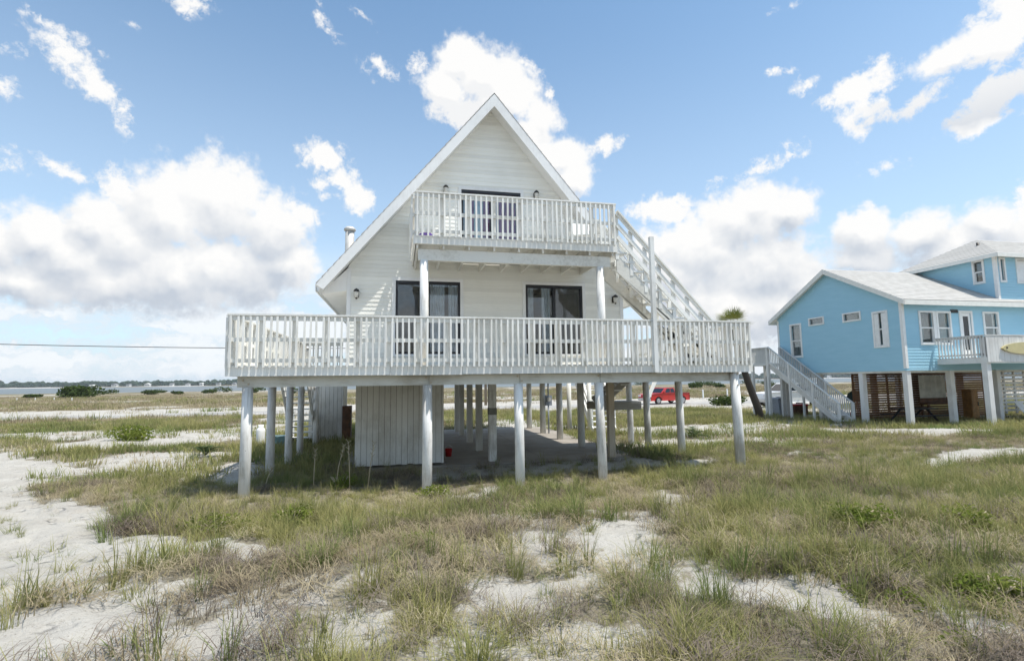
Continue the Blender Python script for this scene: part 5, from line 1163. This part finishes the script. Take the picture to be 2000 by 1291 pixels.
# dry seed stalks standing by the front pilings
for k, (x, y, h, lx, ly) in enumerate([(-1.66,10.95,.78,.02,0),(-1.25,10.9,.85,.16,0),(-.95,10.75,.95,-.05,0),(-.62,10.7,.98,.12,0),(-2.62,11.2,.42,.14,0)]):
    g = gz(x, y); s = MB(); s.tube([(x,y,g-.05),(x+lx*.4,y+ly,g+h*.5),(x+lx,y+ly,g+h)], [.011,.009,.006], 6); o = s.build('dry_stalk', M['stem'])
    tag(o, ['straight pale dry stalk in the dark gap well left of the planked storage room','dry stalk leaning right, below the dark brown locker','tall dry stalk leaning slightly left beside the storage room corner','tallest dry stalk, leaning right across the storage room planks','short slanting dry stalk just right of the front corner piling'][k], 'stalk', 'dry stalks before the storage room')
    sd = MB()
    for j in range(10): q = .72+.03*j; a = j*2.4; sd.bar((x+lx*q,y+ly,g+h*q),(x+lx*q+.05*math.cos(a),y+ly+.05*math.sin(a),g+h*q+.05), .008, .008)
    sd.build('seed_head', M['stem'], o)
# small white marker posts in the marsh
for k, (x, y) in enumerate([(37.5,53.8),(33.5,52.5),(-64.8,105.4),(-60.8,103.2),(-56.8,101),(-53.1,98.9)]):
    g = gz(x, y); o = MB().box(x-.06,x+.06,y-.06,y+.06,g-.2,g+(.95 if x > 0 else .42)).build('marker_post', M['bwhite']); tag(o, ['white marker post beyond the sand lot, right of the other one near the shrub','white marker post beyond the sand lot, nearer the red pickup'][k] if k < 2 else 'one of four tiny white marker posts in the marsh at the left', 'post', 'white marker posts beyond the road' if k < 2 else 'tiny marker posts in the left marsh')
    MB().prism([(x-.075,g+(.951 if x > 0 else .421)),(x+.075,g+(.951 if x > 0 else .421)),(x,g+(1.04 if x > 0 else .5))], 'y', y-.075, y+.075).build('cap', M['bwhite'], o)
# overhead cable and its poles
qa, qb, qc = np.polyfit([-29.0, -13.6, 7.94], [5.47, 5.25, 5.40], 2); zc_ = lambda x: qa*x*x+qb*x+qc
for k, (x, lb) in enumerate([(-70.0, 'wooden utility pole at the left end of the overhead cable'), (7.94, 'wooden utility pole behind the white house at the right end of the overhead cable')]):
    y = 48.5; g = gz(x, y); t = thing('utility_pole', lb, 'pole', (x, y, g)); MB().tube([(x,y,g-.5),(x,y,max(6.0, zc_(x)+.5))], [.15,.11], 12).build('shaft', M['pole'], t)
    MB().lathe((x,y-.14,zc_(x)-.08), [(0,0),(.05,.02),(.05,.10),(0,.12)], 8).build('insulator', M['lamp_glass'], t)
w = MB(); w.tube([(x, 48.36-.0, zc_(x)+.02) for x in np.linspace(-70, 7.94, 30)], .030, 6)
tag(w.build('overhead_cable', M['wire']), 'black overhead cable running across the sky left of the house', 'cable')

# ------------------------------------------------------------------ far shore
def far_shore():
    rs = random.Random(21); b = MB(); ico = bpy.data.meshes.new('tmp'); import bmesh
    bm = bmesh.new(); bmesh.ops.create_icosphere(bm, subdivisions=1, radius=1); base = [v.co.copy() for v in bm.verts]; fc = [tuple(v.index for v in f.verts) for f in bm.faces]; bm.free(); bpy.data.meshes.remove(ico)
    x = -2000
    while x < 2900:
        for row in range(3):
            y = 1318+row*40+rs.uniform(-20, 20); h = (8.5+6.0*float(fbm(x*.006+3, row*7.0, 3))+rs.uniform(-1.5, 2.5))*(.8+.2*row); r = rs.uniform(8, 14); cx = x+rs.uniform(-5, 5)
            for k in range(2):
                zc = h*(.30+.38*k); rr = r*(1-.3*k); b._add([(cx+v.x*rr*(1+rs.uniform(-.25,.25))+k*rs.uniform(-2,2), y+v.y*rr*.8, .4+zc+v.z*h*.34*(1+rs.uniform(-.25,.25))) for v in base], fc)
        x += rs.uniform(6, 12)
    o = b.build('far_treeline', M['farwood']); o['kind'] = 'stuff'; o['label'] = 'dark wooded shore across the water'
    far = [(-655,0),(-612,1),(-585,0),(-548,1),(-500,0),(-468,1),(-440,0),(-405,0),(-372,1),(-340,0),(-322,1),(-290,0),(1080,1),(1160,0),(1240,1),(1420,0)]
    for k, (x, ty_) in enumerate(far):
        y = 1284; g = float(height(x, y)); w_, h_ = rs.uniform(6, 10), rs.uniform(3.0, 4.8); t = thing('shore_house', 'tiny pale house on the far shore below the dark trees', 'house', (x, y, g), 0, 'tiny houses along the far shore')
        MB().box(x-w_/2,x+w_/2,y,y+9,g-.5,g+h_).build('wall', M['far_wall'], t); MB().prism([(x-w_/2-.8,g+h_+.01),(x+w_/2+.8,g+h_+.01),(x,g+h_+2.2)] if ty_ else [(x-w_/2-.8,g+h_+.01),(x+w_/2+.8,g+h_+.01),(x+w_*.3,g+h_+1.7),(x-w_*.3,g+h_+1.7)], 'y', y-.6, y+9.6).build('roof', M['far_roof' if k % 3 else 'far_wall'], t)
        for dx in (-.28, 0, .28): MB().box(x+w_*dx-.6,x+w_*dx+.6,y-.06,y-.01,g+.9,g+h_-.8).build('window', M['car_glass'], t)
far_shore()

# air between here and the far shore
if 0.00012 > 0:
    b = MB(); b.box(-3100, 3100, -40, 3100, -4.5, 27); hz = b.build('haze', []); hz['kind'] = 'stuff'; hz['label'] = 'thin sea haze over the marsh and water'
    mh = bpy.data.materials.new('haze_air'); mh.use_nodes = True; T = NT(mh.node_tree); mh.node_tree.nodes.clear()
    o = T.n('ShaderNodeOutputMaterial'); v = T.n('ShaderNodeVolumePrincipled'); v.inputs['Color'].default_value = (.80,.88,1.0,1); v.inputs['Density'].default_value = 0.00012; T.L.new(v.outputs[0], o.inputs['Volume']); hz.data.materials.append(mh)
